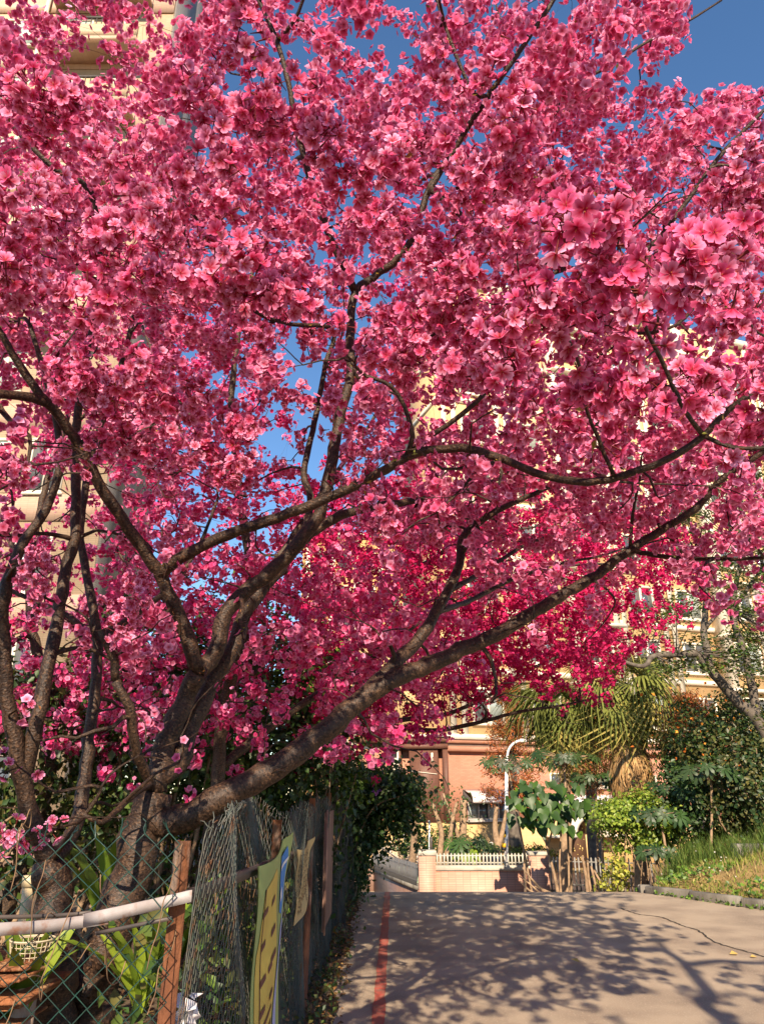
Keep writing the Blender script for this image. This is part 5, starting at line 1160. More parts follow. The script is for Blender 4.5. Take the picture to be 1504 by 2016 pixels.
    for a in (.5, 2.6, 4.7): mb = MB(); tube(mb, [(x+.2*math.cos(a), y+.2*math.sin(a), ZB), (x+.12*math.cos(a), y+.12*math.sin(a), seat-.16)], .02, 6); mb.build('leg', M['wood'], st)
    return t
person('person with dark hair in dark and plum clothes sitting behind the pale pickets', 934, 1676, 25.9, M['hair_dark'], M['cloth_pink'], M['cloth_dark'], 1)
person('white haired person in a grey blue shirt sitting behind the pale pickets', 967, 1671, 25.9, M['hair_white'], M['cloth_blue'], M['cloth_grey'], 2)

# ------------------------------------------------------------------ salmon building with yellow upper storeys
FO = (X_at(884, 38, 1550), 38.0); UD = nrm(np.array((0.945, 0.327)))
fr = Frame(FO, UD); LD = nrm(np.array((0.93, -0.36))); frl = None
M['salmon'] = TILE('salmon_brick', (0.41, 0.18, 0.115), (0.46, 0.215, 0.14), (0.30, 0.145, 0.10), 0.23, 0.065, .006, UD, off=.5)
M['brown'] = TILE('brown_vertical_tile', (0.135, 0.060, 0.040), (0.155, 0.07, 0.047), (0.095, 0.042, 0.03), 0.06, 0.24, .005, UD)
M['cream'] = TILE('yellow_base_tile', (0.55, 0.36, 0.155), (0.59, 0.39, 0.175), (0.42, 0.27, 0.13), 0.30, 0.15, .005, UD)
M['orange'] = TILE('orange_wall_tile', (0.60, 0.39, 0.19), (0.64, 0.42, 0.21), (0.52, 0.33, 0.17), 0.10, 0.10, .004, UD)
M['greyband'] = MAT('grey_band', (0.26, 0.19, 0.15), 0.7, (0.20, 0.14, 0.11), 3)
M['trim'] = MAT('white_trim', (0.66, 0.60, 0.50), 0.6, (0.58, 0.51, 0.41), 2)
M['glass'] = MAT('window_glass', (0.05, 0.055, 0.06), 0.06, (0.09, 0.10, 0.11), .6, spec=.9)
M['paneglass'] = MAT('pale_pane', (0.30, 0.33, 0.30), 0.12, (0.24, 0.27, 0.25), 1.5, spec=.8)
M['alu'] = MAT('aluminium_frame', (0.42, 0.38, 0.34), .45, metal=.3)
M['awn'] = MAT('awning_sheet', (0.62, 0.56, 0.55), .35, (0.52, 0.46, 0.45), 3)
bd = thing('salmon_building', 'salmon and yellow building with white trimmed upper storeys beyond the garden wall', 'building', (FO[0], FO[1], ZB))
H = fr.hit
zy = H(900, 1619)[1]; zband0 = H(900, 1479)[1]; zband1 = H(900, 1461)[1]; zg = H(900, 1470)[1]; zco0 = H(900, 1456)[1]; zco1 = H(900, 1446)[1]
UR = 34.0; ULEFT = 0.0; ZTOP = 31.5
def B(name, mat, u0, u1, w0, w1, z0, z1, par=bd, bevel=0, f=fr):
    mb = MB(); f.box(mb, u0, u1, w0, w1, z0, z1); return mb.build(name, mat, par, bevel=bevel)
B('base_wall', M['cream'], 0, UR, -6, 0, ZB-.3, zy)
B('lower_wall', M['salmon'], 0, UR, -6, .002, zy, zband0)
B('band', M['salmon'], -.05, UR, -6, .28, zband0, zg); B('band', M['greyband'], -.02, UR, -6, .20, zg, zg+.16); B('band', M['salmon'], -.08, UR, -6, .34, zg+.16, zco0)
B('cornice', M['trim'], -.05, UR, -6, .42, zco0, zco1)
# left wing: dark brown volumes, recesses and pillar, turned a little away
LU = nrm(np.array((-0.985, 0.17))); wl = -LU                      # frame runs left -> right so that w points to the viewer
Lw_ = 4.4; OL = np.array(FO) + LU*Lw_; fl = Frame(OL, wl); HL = fl.hit
u_of = lambda px: HL(px, 1550)[0]
zyl = HL(830, 1620)[1]; zb0 = HL(830, 1474)[1]; zb1 = HL(830, 1454)[1]; zbm0 = HL(830, 1465)[1]; zbm1 = HL(830, 1461)[1]
B('wing_base', M['cream'], 0, Lw_, -5, 0, ZB-.3, zyl, f=fl)
B('wing_recess_wall', M['salmon'], 0, Lw_, -5, -.55, zyl, zb0, f=fl)
B('wing_block', M['brown'], u_of(806), u_of(863), -.55, .0, zyl, zb0, f=fl)
B('wing_pillar', M['brown'], u_of(873), Lw_, -.6, .06, zyl, zb0+.0, f=fl)
B('wing_infill', M['brown'], u_of(863), u_of(873), -.55, -.12, zyl+.02, HL(868, 1552)[1], f=fl)
B('wing_pillar', M['brown'], u_of(784), u_of(789), -.55, -.02, zyl, zb0, f=fl)
B('wing_pillar', M['salmon'], -.2, u_of(766), -.55, -.02, zyl, zb0, f=fl)
B('wing_beam', M['brown'], u_of(758), Lw_+.02, -5, .14, zb0, zbm0, f=fl); B('wing_beam', M['greyband'], u_of(758), Lw_, -5, .06, zbm0, zbm1, f=fl); B('wing_beam', M['brown'], -.3, Lw_+.03, -5, .22, zbm1, zb1, f=fl)
B('wing_cornice', M['trim'], u_of(808), Lw_+.05, -5, .25, HL(840, 1451)[1], HL(840, 1446)[1], f=fl)
B('wing_upper_wall', M['orange'], 0, Lw_, -5, -.15, zb1, 9.5, f=fl)
B('wing_window', M['trim'], u_of(770), u_of(782), -.56, -.50, HL(775, 1530)[1], HL(775, 1478)[1], f=fl)
mb = MB(); tube(mb, [fl.P(u_of(783.5), .0, zyl-.8), fl.P(u_of(783.5), .0, zb0)], .05, 8); mb.build('drain_pipe', M['trim'], bd, smooth=True)
mb = MB(); fl.box(mb, u_of(850), u_of(854), .0, .06, HL(850, 1500)[1], HL(850, 1482)[1]); mb.build('light_strip', M['trim'], bd)
mb = MB(); tube(mb, [fl.P(u_of(808), .03, HL(808, 1518)[1]), fl.P(u_of(861), .03, HL(861, 1524)[1])], .02, 5); mb.build('conduit', M['trim'], bd)
def window(u0, u1, z0, z1, w=0.0, panes=2, f=fr, par=bd, frame='trim', glass='glass', fw=.07, dep=.10, sill=True, kinds=None):
    """window part with frame bars, panes set back, sill"""
    mb = MB(); f.box(mb, u0, u1, w-.08, w+dep*.6, z0, z0+fw); f.box(mb, u0, u1, w-.08, w+dep*.6, z1-fw, z1)
    for k in range(panes+1):
        c = u0+(u1-u0-fw)*k/panes; f.box(mb, c, c+fw, w-.078, w+dep*.58, z0+fw, z1-fw)
    o = mb.build('window', M[frame], par)
    for k in range(panes):
        a = u0+(u1-u0-fw)*k/panes+fw; b = u0+(u1-u0-fw)*(k+1)/panes; mb = MB(); f.box(mb, a, b, w-.06, w+.012, z0+fw, z1-fw); mb.build('pane', M[(kinds or [glass]*panes)[k]], o)
    if sill: mb = MB(); f.box(mb, u0-.08, u1+.08, w-.02, w+dep+.05, z0-.09, z0-.002); mb.build('sill', M['trim' if frame == 'trim' else frame], o)
    return o
# awning window
ua, za = H(921, 1615); ub, zb_ = H(1000, 1579)
window(ua, ub, za, zb_, panes=4, frame='alu', kinds=['paneglass', 'glass', 'paneglass', 'glass'], sill=True)
u0, z0 = H(899, 1578); u1, z1 = H(1001, 1554); nA = 10; mb = MB()
prof = [(0.0, z1), (.55, z1-.12), (.95, z1-.22), (1.05, z1-.32), (1.08, z0-.02)]
V = []
for q in (u0+.35, u1): 
    for a, b in prof: V.append(fr.P(q, a, b))
    for a, b in prof[::-1]: V.append(fr.P(q, max(a-.03, 0), b-.03))
n_ = 10; F = [[j, (j+1) % n_, n_+(j+1) % n_, n_+j] for j in range(n_)] + [list(range(n_))[::-1], list(range(n_, 2*n_))]
aw = MB().add(V, F).build('awning', M['awn'], bd)
mb = MB(); v = [fr.P(u0+.35, 0, z1-.02), fr.P(u0+.35, 1.06, z0), fr.P(u0+.35, 0, z0), fr.P(u0+.32, 0, z1-.02), fr.P(u0+.32, 1.06, z0), fr.P(u0+.32, 0, z0)]; mb.add(v, [[0, 1, 2], [5, 4, 3], [0, 3, 4, 1], [1, 4, 5, 2]]).build('side_panel', M['darksteel'], aw)
# second awning further right, upper small windows, air conditioner
u0, z0 = H(1085, 1588); u1, z1 = H(1235, 1565); mb = MB(); v = fr.pts(box_v(u0, u1, 0, .04, 0, .04)); mb = MB(); V = [fr.P(u0, 0, z1), fr.P(u1, 0, z1), fr.P(u1, 1.1, z0), fr.P(u0, 1.1, z0), fr.P(u0, 0, z1-.05), fr.P(u1, 0, z1-.05), fr.P(u1, 1.1, z0-.05), fr.P(u0, 1.1, z0-.05)]
mb.add(V, [[0, 1, 2, 3], [7, 6, 5, 4], [3, 2, 6, 7], [0, 3, 7, 4], [1, 5, 6, 2]]).build('awning', M['awn'], bd)
for (a, b, c, d, n_) in [(1083, 1547, 1126, 1522, 2), (1160, 1550, 1200, 1524, 2), (975, 1519, 1010, 1488, 2), (1240, 1556, 1290, 1526, 2), (1330, 1562, 1400, 1530, 3)]:
    ua, za = H(a, b); ub, zb_ = H(c, d); window(ua, ub, za, zb_, panes=n_)
ua, za = H(978, 1512); ub, zb_ = H(996, 1494); mb = MB(); fr.box(mb, ua, ub, .07, .55, za, zb_); mb.build('air_conditioner', M['trim'], bd, bevel=.03)
# arched porch with the brown door
ua, _ = H(1117, 1660); ub, _ = H(1151, 1660); zt = H(1135, 1624)[1]; um = (ua+ub)/2; hw = (ub-ua)/2
M['door'] = MAT('brown_door', (0.10, 0.055, 0.035), .5, (0.13, 0.07, 0.045), 4); M['gold'] = MAT('gold_stud', (0.75, 0.55, 0.18), .35, metal=.4)
mb = MB(); n_ = 12; arch = [(ua, ZB), (ub, ZB)] + [(um+hw*math.cos(t_), zt-.35+.45*math.sin(t_)) for t_ in np.linspace(0, math.pi, n_)]
V = [fr.P(a, .10, b) for a, b in arch]+[fr.P(a, .02, b) for a, b in arch]; k = len(arch); F = [list(range(k)), list(range(2*k-1, k-1, -1))]+[[j, j+k, (j+1) % k+k, (j+1) % k] for j in range(k)]
door = MB().add(V, F).build('door', M['door'], bd)
r = np.random.default_rng(5)
for q in range(34):
    a = um+r.uniform(-.75, .75)*hw; b = r.uniform(ZB+.3, zt-.15); s = r.uniform(.022, .05); mb = MB(); c_ = fr.P(a, .115, b); mb.add([c_+fr.u*s*.7, c_+np.array((0, 0, s)), c_-fr.u*s*.7, c_-np.array((0, 0, s)), c_+fr.w*s*.5], [[0, 1, 4], [1, 2, 4], [2, 3, 4], [3, 0, 4]]); mb.build('stud', M['gold'], door)
uc, zc = H(1150, 1640); mb = MB(); R1, R2 = 1.02, .80; th = np.linspace(0, math.pi, 16); V = []
for dep in (.05, 1.15):
    for R_ in (R1, R2): V += [fr.P(uc-.35+R_*math.cos(t_), dep, zc-.05+R_*math.sin(t_)*.95) for t_ in th]
k = 16; F = []
for j in range(k-1): F += [[j, j+1, 2*k+j+1, 2*k+j], [k+j, 3*k+j, 3*k+j+1, k+j+1], [2*k+j, 2*k+j+1, 3*k+j+1, 3*k+j], [j, k+j, k+j+1, j+1]]
MB().add(V, F).build('porch_arch', M['trim'], bd, smooth=False)
for s, (c_, d_) in enumerate([(uc-.35-2.1, uc-.35-R2), (uc-.35+R2, uc-.35+2.0)]): B('porch_eave', M['trim'], c_, d_, .04, 1.15, zc-.14, zc-.04)
# upper storeys: yellow-orange walls, white pilasters, bands and windows
SH = 3.15; z = zco1; ni = int((ZTOP-zco1)/SH)+1
B('upper_wall', M['orange'], -.0, UR, -6, .0, zco1, ZTOP)
B('parapet', M['trim'], -.15, UR+.1, -6.1, .35, ZTOP, ZTOP+.5)
bay = 3.4; nb = int(UR/bay)
for k in range(ni):
    z0 = zco1 + k*SH
    if k: B('storey_band', M['trim'], -.06, UR, -6, .16, z0-.10, z0+.16)
for b_ in range(nb):
    u0 = .15 + b_*bay; proj = .9 if b_ % 3 == 2 else 0.0
    if proj: B('bay_wall', M['orange'], u0+.3, u0+bay-.2, 0, proj, zco1, ZTOP-.02)
    for dx in (.0, .62) if not proj else (.25, bay-.55): B('pilaster', M['trim'], u0+dx, u0+dx+.30, 0.003, proj+.17, zco1, ZTOP-.01)
    for k in range(ni):
        z0 = zco1+k*SH
        if z0+2.4 > ZTOP: continue
        a, c_ = (u0+1.25, u0+bay-.35) if not proj else (u0+.75, u0+bay-.75)
        window(a, c_, z0+.55, z0+2.35, w=proj, panes=2, fw=.12, dep=.14, kinds=['glass', 'paneglass'] if (b_+k) % 3 == 0 else None)
        if proj: B('bay_hood', M['trim'], u0+.15, u0+bay-.05, 0.004, proj+.45, z0+2.62, z0+2.80)
# ------------------------------------------------------------------ yellow block behind it, left
M['orange2'] = TILE('amber_wall_tile', (0.50, 0.29, 0.12), (0.54, 0.32, 0.14), (0.4, 0.24, 0.11), .1, .1, .004)
b3f = Frame((X_at(596, 62, 1100), 62.0), (1, 0.02)); yb = thing('yellow_building', 'distant amber building with white pilasters left of the salmon building', 'building', (b3f.O[0], 62, ZB))
zt3 = at(650, 1060, 62)[2]
B('wall', M['orange2'], 0, 9.5, -8, 0, ZB-.3, zt3, yb, f=b3f); B('parapet', M['trim'], -.2, 9.7, -8.2, .2, zt3, zt3+.5, yb, f=b3f)
for k in range(5): B('pilaster', M['trim'], .3+k*2.1, .75+k*2.1, .003, .2, ZB, zt3-.01, yb, f=b3f)
for k in range(4):
    for q in range(7):
        z0 = zt3-2.9-q*3.1
        if z0 > 2: window(.95+k*2.1, 2.15+k*2.1, z0, z0+1.7, panes=1, f=b3f, par=yb, fw=.1)
# ------------------------------------------------------------------ tall beige apartment block on the left
BX = -.405*22.0; TY = 22.0
M['beige'] = TILE('beige_tile', (0.50, 0.36, 0.23), (0.54, 0.39, 0.26), (0.40, 0.29, 0.19), 0.23, 0.07, .006)
M['beige2'] = TILE('pink_beige_tile', (0.52, 0.34, 0.24), (0.56, 0.37, 0.27), (0.44, 0.29, 0.21), 0.23, 0.07, .006)
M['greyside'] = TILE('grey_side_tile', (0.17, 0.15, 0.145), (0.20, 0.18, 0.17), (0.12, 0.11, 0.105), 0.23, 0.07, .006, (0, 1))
M['curtain'] = MAT('pale_curtain_glass', (0.42, 0.52, 0.47), .25, (0.34, 0.43, 0.40), 3, spec=.6)
ap = thing('apartment_block', 'tall beige tiled apartment block with balconies rising behind the cherry trees', 'building', (BX, TY, ZB)); fa = Frame((BX-16, TY), (1, 0)); AW = 16.0; AT = 42.0
B('front_wall', M['beige'], 0, AW, -2.4, 0, ZB-.3, AT, ap, f=fa)
B('side_wall', M['greyside'], AW+.002, AW+.10, -2.4, -.05, ZB-.3, AT, ap, f=fa)
B('back_wing', M['greyside'], AW-6, AW-.3, -6, -2.45, ZB-.3, AT-2, ap, f=fa)
for k in range(12):
    z0 = k*3.3 + .2
    B('floor_band', M['beige2'], 0, AW+.02, .002, .06, z0-.55, z0+.35, ap, f=fa)
    for (a, c_) in ((AW-4.6, AW-3.3), (AW-7.6, AW-5.6), (AW-10.6, AW-9.0)):
        window(a, c_, z0+.75, z0+2.35, panes=2, f=fa, par=ap, fw=.09, kinds=['curtain', 'curtain'] if k % 2 == 0 else ['glass', 'curtain'])
    if k >= 5:
        B('balcony_slab', M['beige2'], AW-5.0, AW-.9, .06, 1.15, z0-.32, z0-.12, ap, f=fa)
        bl = B('balcony_front', M['beige'], AW-5.0, AW-.9, 1.0, 1.15, z0-.118, z0+.55, ap, f=fa)
        mb = MB()
        for q in range(20): u_ = AW-4.95+q*.21; fa.box(mb, u_, u_+.03, 1.05, 1.08, z0+.55, z0+.98)
        fa.box(mb, AW-5.0, AW-.9, 1.03, 1.10, z0+.98, z0+1.04); mb.build('railing', M['darksteel'], bl)
    window(AW-2.6, AW-1.4, z0+.4, z0+2.35, panes=2, f=fa, par=ap, fw=.08)
mb = MB(); tube(mb, [fa.P(AW-5.3, .2, ZB), fa.P(AW-5.3, .2, AT)], .09, 8); mb.build('drain_pipe', M['trim'], ap, smooth=True)

# ------------------------------------------------------------------ right bank: grass, shrubs, palms, trees
def blade_tmpl():
    v = np.array([[-.03, 0, 0], [.03, 0, 0], [.022, .10, .5], [-.022, .10, .5], [0, .38, .95]]); return v, [np.array([[0, 1, 2, 3]]), np.array([[3, 2, 4]])]
def grass(mb, pos, h, cols, r, lean=.35):
    n = len(pos); v, fs = blade_tmpl(); a = r.uniform(0, 6.28, n); ca, sa = np.cos(a), np.sin(a); z = np.zeros(n); o = np.ones(n)
    fr_ = np.stack((np.stack((ca, sa, z), -1), np.stack((-sa, ca, z), -1), np.stack((z, z, o), -1)), -1)
    s = np.stack((np.full(n, .22), h*lean/.35, h), -1)
    V = np.einsum('nij,nvj->nvi', fr_, v[None]*s[:, None, :]) + pos[:, None, :]
    C = np.repeat(cols[:, None, :], 5, 1); b = (np.arange(n)*5)[:, None, None]
    k = mb.n; mb.add(V.reshape(-1, 3), (fs[0][None]+b).reshape(-1, 4), 0, C.reshape(-1, 3)); mb.f.append(((fs[1][None]+b).reshape(-1, 3)+k, 0))
r = np.random.default_rng(200)
GR = [(0.16, 0.22, 0.03), (0.22, 0.27, 0.04), (0.11, 0.17, 0.025), (0.30, 0.29, 0.07)]; STRAW = [(0.40, 0.31, 0.13), (0.34, 0.25, 0.11), (0.26, 0.20, 0.07)]
def bank_pts(n, x0, x1, y0, y1):
    p = np.stack((r.uniform(x0, x1, n), r.uniform(y0, y1, n), np.zeros(n)), -1); p = p[p[:, 0] > kerb_x(p[:, 1])+.16]; p[:, 2] = gz(p[:, 0], p[:, 1])-.01; return p
p = bank_pts(34000, 4.0, 13, 9.5, 20); nz = vnoise(p, 9, 1.1); short = nz < .25
mb = MB(); q = p[short]; nq = vnoise(q, 11, 1.7); cc = np.where((nq > .15)[:, None], pick(STRAW, len(q), r=r), pick(GR, len(q), r=r)); grass(mb, q, r.uniform(.04, .11, len(q)), cc, r, 1.1)
q = p[~short]; grass(mb, q, r.uniform(.06, .22, len(q)), pick(GR+STRAW, len(q), r=r), r, .5)
tag(mb.build('bank_grass', M['dull_leaf'], kind='stuff'), 'short sunlit green and straw coloured grass covering the bank right of the road', 'grass')
p = bank_pts(9000, 5.0, 9.5, 14.0, 19.5); k = vnoise(p, 15, 1.3) > -.1; p = p[k]; mb = MB(); grass(mb, p, r.uniform(.25, .6, len(p)), pick([(.07, .12, .02), (.10, .15, .025), (.05, .09, .018), (.14, .17, .04)], len(p), r=r), r, .5)
tag(mb.build('tall_grass', M['dull_leaf'], kind='stuff'), 'tall arching green grass between the bank and the bright shrub', 'grass')
p = bank_pts(9000, 4.0, 12, 9.5, 18); n = len(p); p[:, 2] += .012+r.random(n)*.03; k = vnoise(p, 31, 1.2) > -.2; p = p[k]; n = len(p); mb = MB(); leaves(mb, p, rand_dirs(n, r)*.5+np.array((0, -.2, 1)), r.uniform(.05, .13, n), pick(STRAW+[(.45, .36, .18), (.30, .26, .09)], n, r=r), wid=.10, r=r)
tag(mb.build('straw_litter', M['dull_leaf'], kind='stuff'), 'pale dry straw and cut grass lying over the sunny bank', 'straw')
# broad small weeds and white flowers on the bank
p = bank_pts(16000, 4.0, 12, 9.5, 17.5); k = vnoise(p, 19, 1.5) > -.12; p = p[k]; n = len(p); p[:, 2] += r.random(n)*.16*np.clip(vnoise(p, 23, 2.5)+.6, .1, 2); mb = MB(); leaves(mb, p, rand_dirs(n, r)+np.array((0, -.5, 1)), r.uniform(.04, .09, n), pick([(.09, .17, .02), (.13, .22, .025), (.06, .12, .02)], n, r=r), wid=.42, r=r)
tag(mb.build('bank_weeds', M['leaf'], kind='stuff'), 'bright green broad leaved weeds on the sunny bank and along the kerb', 'weeds')
p = bank_pts(60, 5, 10, 11, 18); n = len(p); p[:, 2] += r.uniform(.12, .3, n); mb = MB(); leaves(mb, p, rand_dirs(n, r)*.4+np.array((0, -.6, 1)), np.full(n, .032), np.tile((.7, .68, .6), (n, 1)), wid=.5, r=r)
tag(mb.build('white_wildflowers', M['petal'], kind='stuff'), 'tiny white wildflowers dotted over the grass bank', 'flowers')
q = np.stack((kerb_x(np.linspace(9.5, 15, 900))-r.random(900)*.22, np.linspace(9.5, 15, 900), np.zeros(900)), -1); q[:, 2] = base_z(q[:, 1])+r.random(900)*.05; k = vnoise(q, 21, 1.6) > -.05; q = q[k]; n = len(q); mb = MB(); leaves(mb, q, rand_dirs(n, r)+np.array((0, -.4, 1)), r.uniform(.03, .07, n), pick([(.09, .17, .02), (.13, .22, .025)], n, r=r), wid=.42, r=r)
tag(mb.build('kerb_weeds', M['leaf'], kind='stuff'), 'small bright weeds sprouting at the foot of the kerb stones', 'weeds')
# concrete block on the bank
c0 = at(1456, 1705, 15.2); blk = MB(); bx(blk, c0[0], c0[0]+1.5, 15.2, 15.5, bank_z(c0[0], 15.2)-.2, at(1456, 1662, 15.2)[2]); tag(blk.build('concrete_block', M['greyconc'], bevel=.02), 'weathered grey concrete block set in the grass bank', 'concrete block')
# bare staked saplings and brushwood in front of the dark pickets
def sticks(name, label, cat, Y_, segs, mat, group=None, base=None):
    t = thing(name, label, cat, (at(segs[0][0][0], segs[0][0][1], Y_)[0], Y_, float(gz(at(segs[0][0][0], 1700, Y_)[0], Y_))), group)
    for st in segs:
        p = spline([at(a, b, Y_+(d if len(st[0]) > 3 else 0)) for a, b, d in [(s[0], s[1], s[3] if len(s) > 3 else 0) for s in st]], .15); mb = MB(); tube(mb, p, np.linspace(st[0][2], st[-1][2], len(p)), 7); mb.build('stick', M[mat], t, smooth=True)
    return t
GY = 20.5
# broad heart-leaved tree left of the palm
ht = thing('heart_leaved_tree', 'young tree with large glossy heart shaped leaves on pale forked stems beside the dark pillar', 'tree', (at(1095, 1760, GY)[0], GY, float(gz(at(1095, 1760, GY)[0], GY))))
for st in [[(1100, 1768, .05), (1090, 1720, .045), (1078, 1675, .04), (1072, 1640, .028), (1062, 1600, .018)], [(1077, 1670, .03), (1088, 1630, .024), (1096, 1600, .012)], [(1104, 1765, .03), (1101, 1700, .026), (1104, 1640, .022), (1106, 1590, .016)]]:
    p = spline([at(a, b, GY) for a, b, _ in st], .12); mb = MB(); tube(mb, p, np.linspace(st[0][2], st[-1][2], len(p)), 7); mb.build('stem', M['palewood'], ht, smooth=True)
r = np.random.default_rng(210)
def heart_tmpl():
    o = [(0, 0), (-.12, .25), (-.05, .46), (.15, .5), (.45, .40), (.75, .2), (1.0, 0)]
    V = [[x, y, .10*abs(y)*2-.15*x*x] for x, y in o]+[[x, -y, .10*abs(y)*2-.15*x*x] for x, y in o[1:-1]]+[[.4, 0, -.03]]; n = len(V)-1
    ring = [0, 1, 2, 3, 4, 5, 6, 11, 10, 9, 8, 7]; F = [[ring[i], ring[(i+1) % 12], n] for i in range(12)]; return np.array(V), F
ms = []
for q in range(4):
    v, f = heart_tmpl(); mb = MB(); mb.add(v, f, 0, np.tile([(.035, .08, .014), (.05, .105, .016), (.028, .065, .014), (.09, .17, .02)][q], (len(v), 1))); ms.append(mb.mesh('leaf', M['leaf']))
for q in range(150):
    px = r.normal(1078, 38); py = r.normal(1585, 25)
    if abs(px-1078) > 78 or abs(py-1588) > 52: continue
    e = at(px, py, GY+r.normal(0, .35)-.2); o = bpy.data.objects.new('leaf', ms[r.integers(0, 3) if q % 6 else 3]); COL.objects.link(o); o.parent = ht; o.location = Vector(e)-ht.location
    fr_ = frames_from(np.array([[r.normal(0, .35), -.9, .55+r.normal(0, .2)]]), np.array([[r.normal(0, .4), -.15, -1.0]]))[0]; o.rotation_euler = Matrix(fr_.tolist()).to_euler(); s = r.uniform(.17, .30); o.scale = (s, s, s)
# dark lobed-leaf trees (papaya like) above it and towards the palm
for k, (px, py, Y_, nl, L_, b, lab) in enumerate([(1000, 1512, 21.6, 14, .85, 1050, 'lobed-leaf tree spreading in front of the lamp post'), (1110, 1500, 21.4, 16, .85, 1112, 'lobed-leaf tree rising behind the heart leaved tree'), (1172, 1540, 21.9, 14, .6, 1172, 'lobed-leaf tree just left of the skirted palm'), (1182, 1590, 20.3, 10, .45, 1180, 'low lobed-leaf plant just right of the arched porch'), (1345, 1560, 18.5, 14, .6, 1330, 'lobed-leaf plant in the shrubs right of the palm'), (1300, 1610, 18.0, 12, .55, 1300, 'lobed-leaf plant behind the bright green shrub'), (1400, 1530, 17.5, 14, .7, 1400, 'lobed-leaf plant under the orange flowered tree'), (1290, 1680, 17.0, 8, .32, 1290, 'small dusty lobed-leaf plant at the edge of the tall grass')]):
    x = X_at(b, Y_); zb = float(gz(x, Y_)); papaya(lab, (x, Y_, zb), at(px, py, Y_), int(nl*1.8), L_, 220+k, DARKG+[(.05, .085, .03)], spread=.35, leafL=.25, r0=.03, name='lobed_leaf_plant', group='dark lobed-leaf plants on the right')
# stakes
sticks('stake_bundle', 'bundle of bare wooden stakes tied together in front of the dark pickets', 'stakes', 19.5, [[(1158, 1772, .045), (1152, 1720, .04), (1146, 1685, .035)], [(1165, 1770, .035), (1158, 1725, .03), (1156, 1690, .025)], [(1175, 1755, .035), (1163, 1705, .028)], [(1186, 1745, .03), (1168, 1712, .025)]], 'palewood')
sticks('brush_pile', 'pile of dead branches leaning against the pink wall by the dark pillar', 'branches', 19.8, [[(1078, 1762, .035), (1050, 1735, .03), (1028, 1708, .02)], [(1070, 1765, .028), (1042, 1740, .024), (1022, 1725, .015)], [(1034, 1765, .035), (1033, 1720, .03), (1031, 1700, .025)], [(1060, 1762, .03), (1040, 1752, .025), (1024, 1735, .02)], [(1090, 1760, .03), (1070, 1752, .025), (1052, 1745, .02)]], 'palewood')
shrub('yellow_shrub', 'small yellowish shrub by the stakes at the road crest', 'shrub', at(1208, 1722, 18.2), (.30, .25, .33), 500, .09, [(.36, .33, .05), (.28, .30, .05), (.2, .22, .04)], 231, nclump=14, csd=.09, m=8)
# bright green shrub
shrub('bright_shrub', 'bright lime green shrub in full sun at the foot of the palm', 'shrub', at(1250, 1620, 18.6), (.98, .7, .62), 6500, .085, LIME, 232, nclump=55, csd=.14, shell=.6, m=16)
# dark shrub masses behind the bank
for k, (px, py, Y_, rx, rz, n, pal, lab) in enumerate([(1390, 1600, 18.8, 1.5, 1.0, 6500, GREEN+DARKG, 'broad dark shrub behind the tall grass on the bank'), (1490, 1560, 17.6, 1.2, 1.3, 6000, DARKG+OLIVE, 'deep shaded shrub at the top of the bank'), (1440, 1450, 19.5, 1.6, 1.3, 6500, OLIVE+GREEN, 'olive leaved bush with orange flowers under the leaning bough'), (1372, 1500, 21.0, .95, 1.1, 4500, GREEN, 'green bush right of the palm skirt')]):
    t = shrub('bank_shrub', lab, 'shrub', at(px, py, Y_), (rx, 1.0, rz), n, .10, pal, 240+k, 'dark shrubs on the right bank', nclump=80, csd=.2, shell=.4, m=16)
    if 'orange' in lab:
        r = np.random.default_rng(250); n = 130; c = at(1440, 1440, 18.6); mb = MB(); leaves(mb, c+r.normal(0, 1, (n, 3))*np.array((1.0, .35, .9)), rand_dirs(n, r)+np.array((0, -1, .2)), r.uniform(.06, .11, n), pick([(.75, .20, .03), (.7, .28, .04)], n, r=r), wid=.4, r=r); mb.build('flowers', M['petal'], t, kind='stuff')
# big tree on the right with a leaning grey bough and sparse fine foliage
bt_ = thing('leaning_tree', 'tall tree with a leaning grey bough and sparse olive foliage on the right bank', 'tree', (10.3, 18.0, float(gz(10.3, 18.0)))); TYY = 18.0
tb = np.array((10.3, 18.0, float(gz(10.3, 18.0))-.1))
for q, st in enumerate([[tb, at(1600, 1600, 18.0), at(1540, 1500, 18.0), at(1490, 1420, 18.0), at(1440, 1370, 18), at(1395, 1315, 18), at(1370, 1285, 18)], [at(1370, 1285, 18), at(1330, 1290, 17.8), at(1290, 1290, 17.6), at(1265, 1312, 17.4), at(1225, 1300, 17.2)], [at(1395, 1315, 18), at(1385, 1240, 18.2), at(1390, 1180, 18.3), at(1384, 1120, 18.4), at(1395, 1040, 18.5)], [at(1490, 1420, 18), at(1470, 1300, 18.2), at(1440, 1200, 18.4), at(1460, 1080, 18.5), at(1440, 960, 18.6)], [at(1385, 1240, 18.2), at(1430, 1190, 18.2), at(1504, 1165, 18.2)], [at(1440, 1200, 18.4), at(1500, 1120, 18.4), at(1560, 1050, 18.4)]]):
    p = spline(st, .2); mb = MB(); a, b = [(.19, .10), (.10, .04), (.10, .03), (.11, .03), (.05, .02), (.06, .02)][q]; tube(mb, p + rng.normal(0, .01, p.shape), np.linspace(a, b, len(p)), 9); mb.build('trunk' if q == 0 else 'limb', M['greytrunk'], bt_, smooth=True)
r = np.random.default_rng(260); cc = []
for q in range(210):
    px, py = r.uniform(1255, 1640), r.uniform(880, 1330)
    if px < 1300 and py < 1180: continue
    cc.append(at(px, py, r.uniform(16.8, 19.2)))
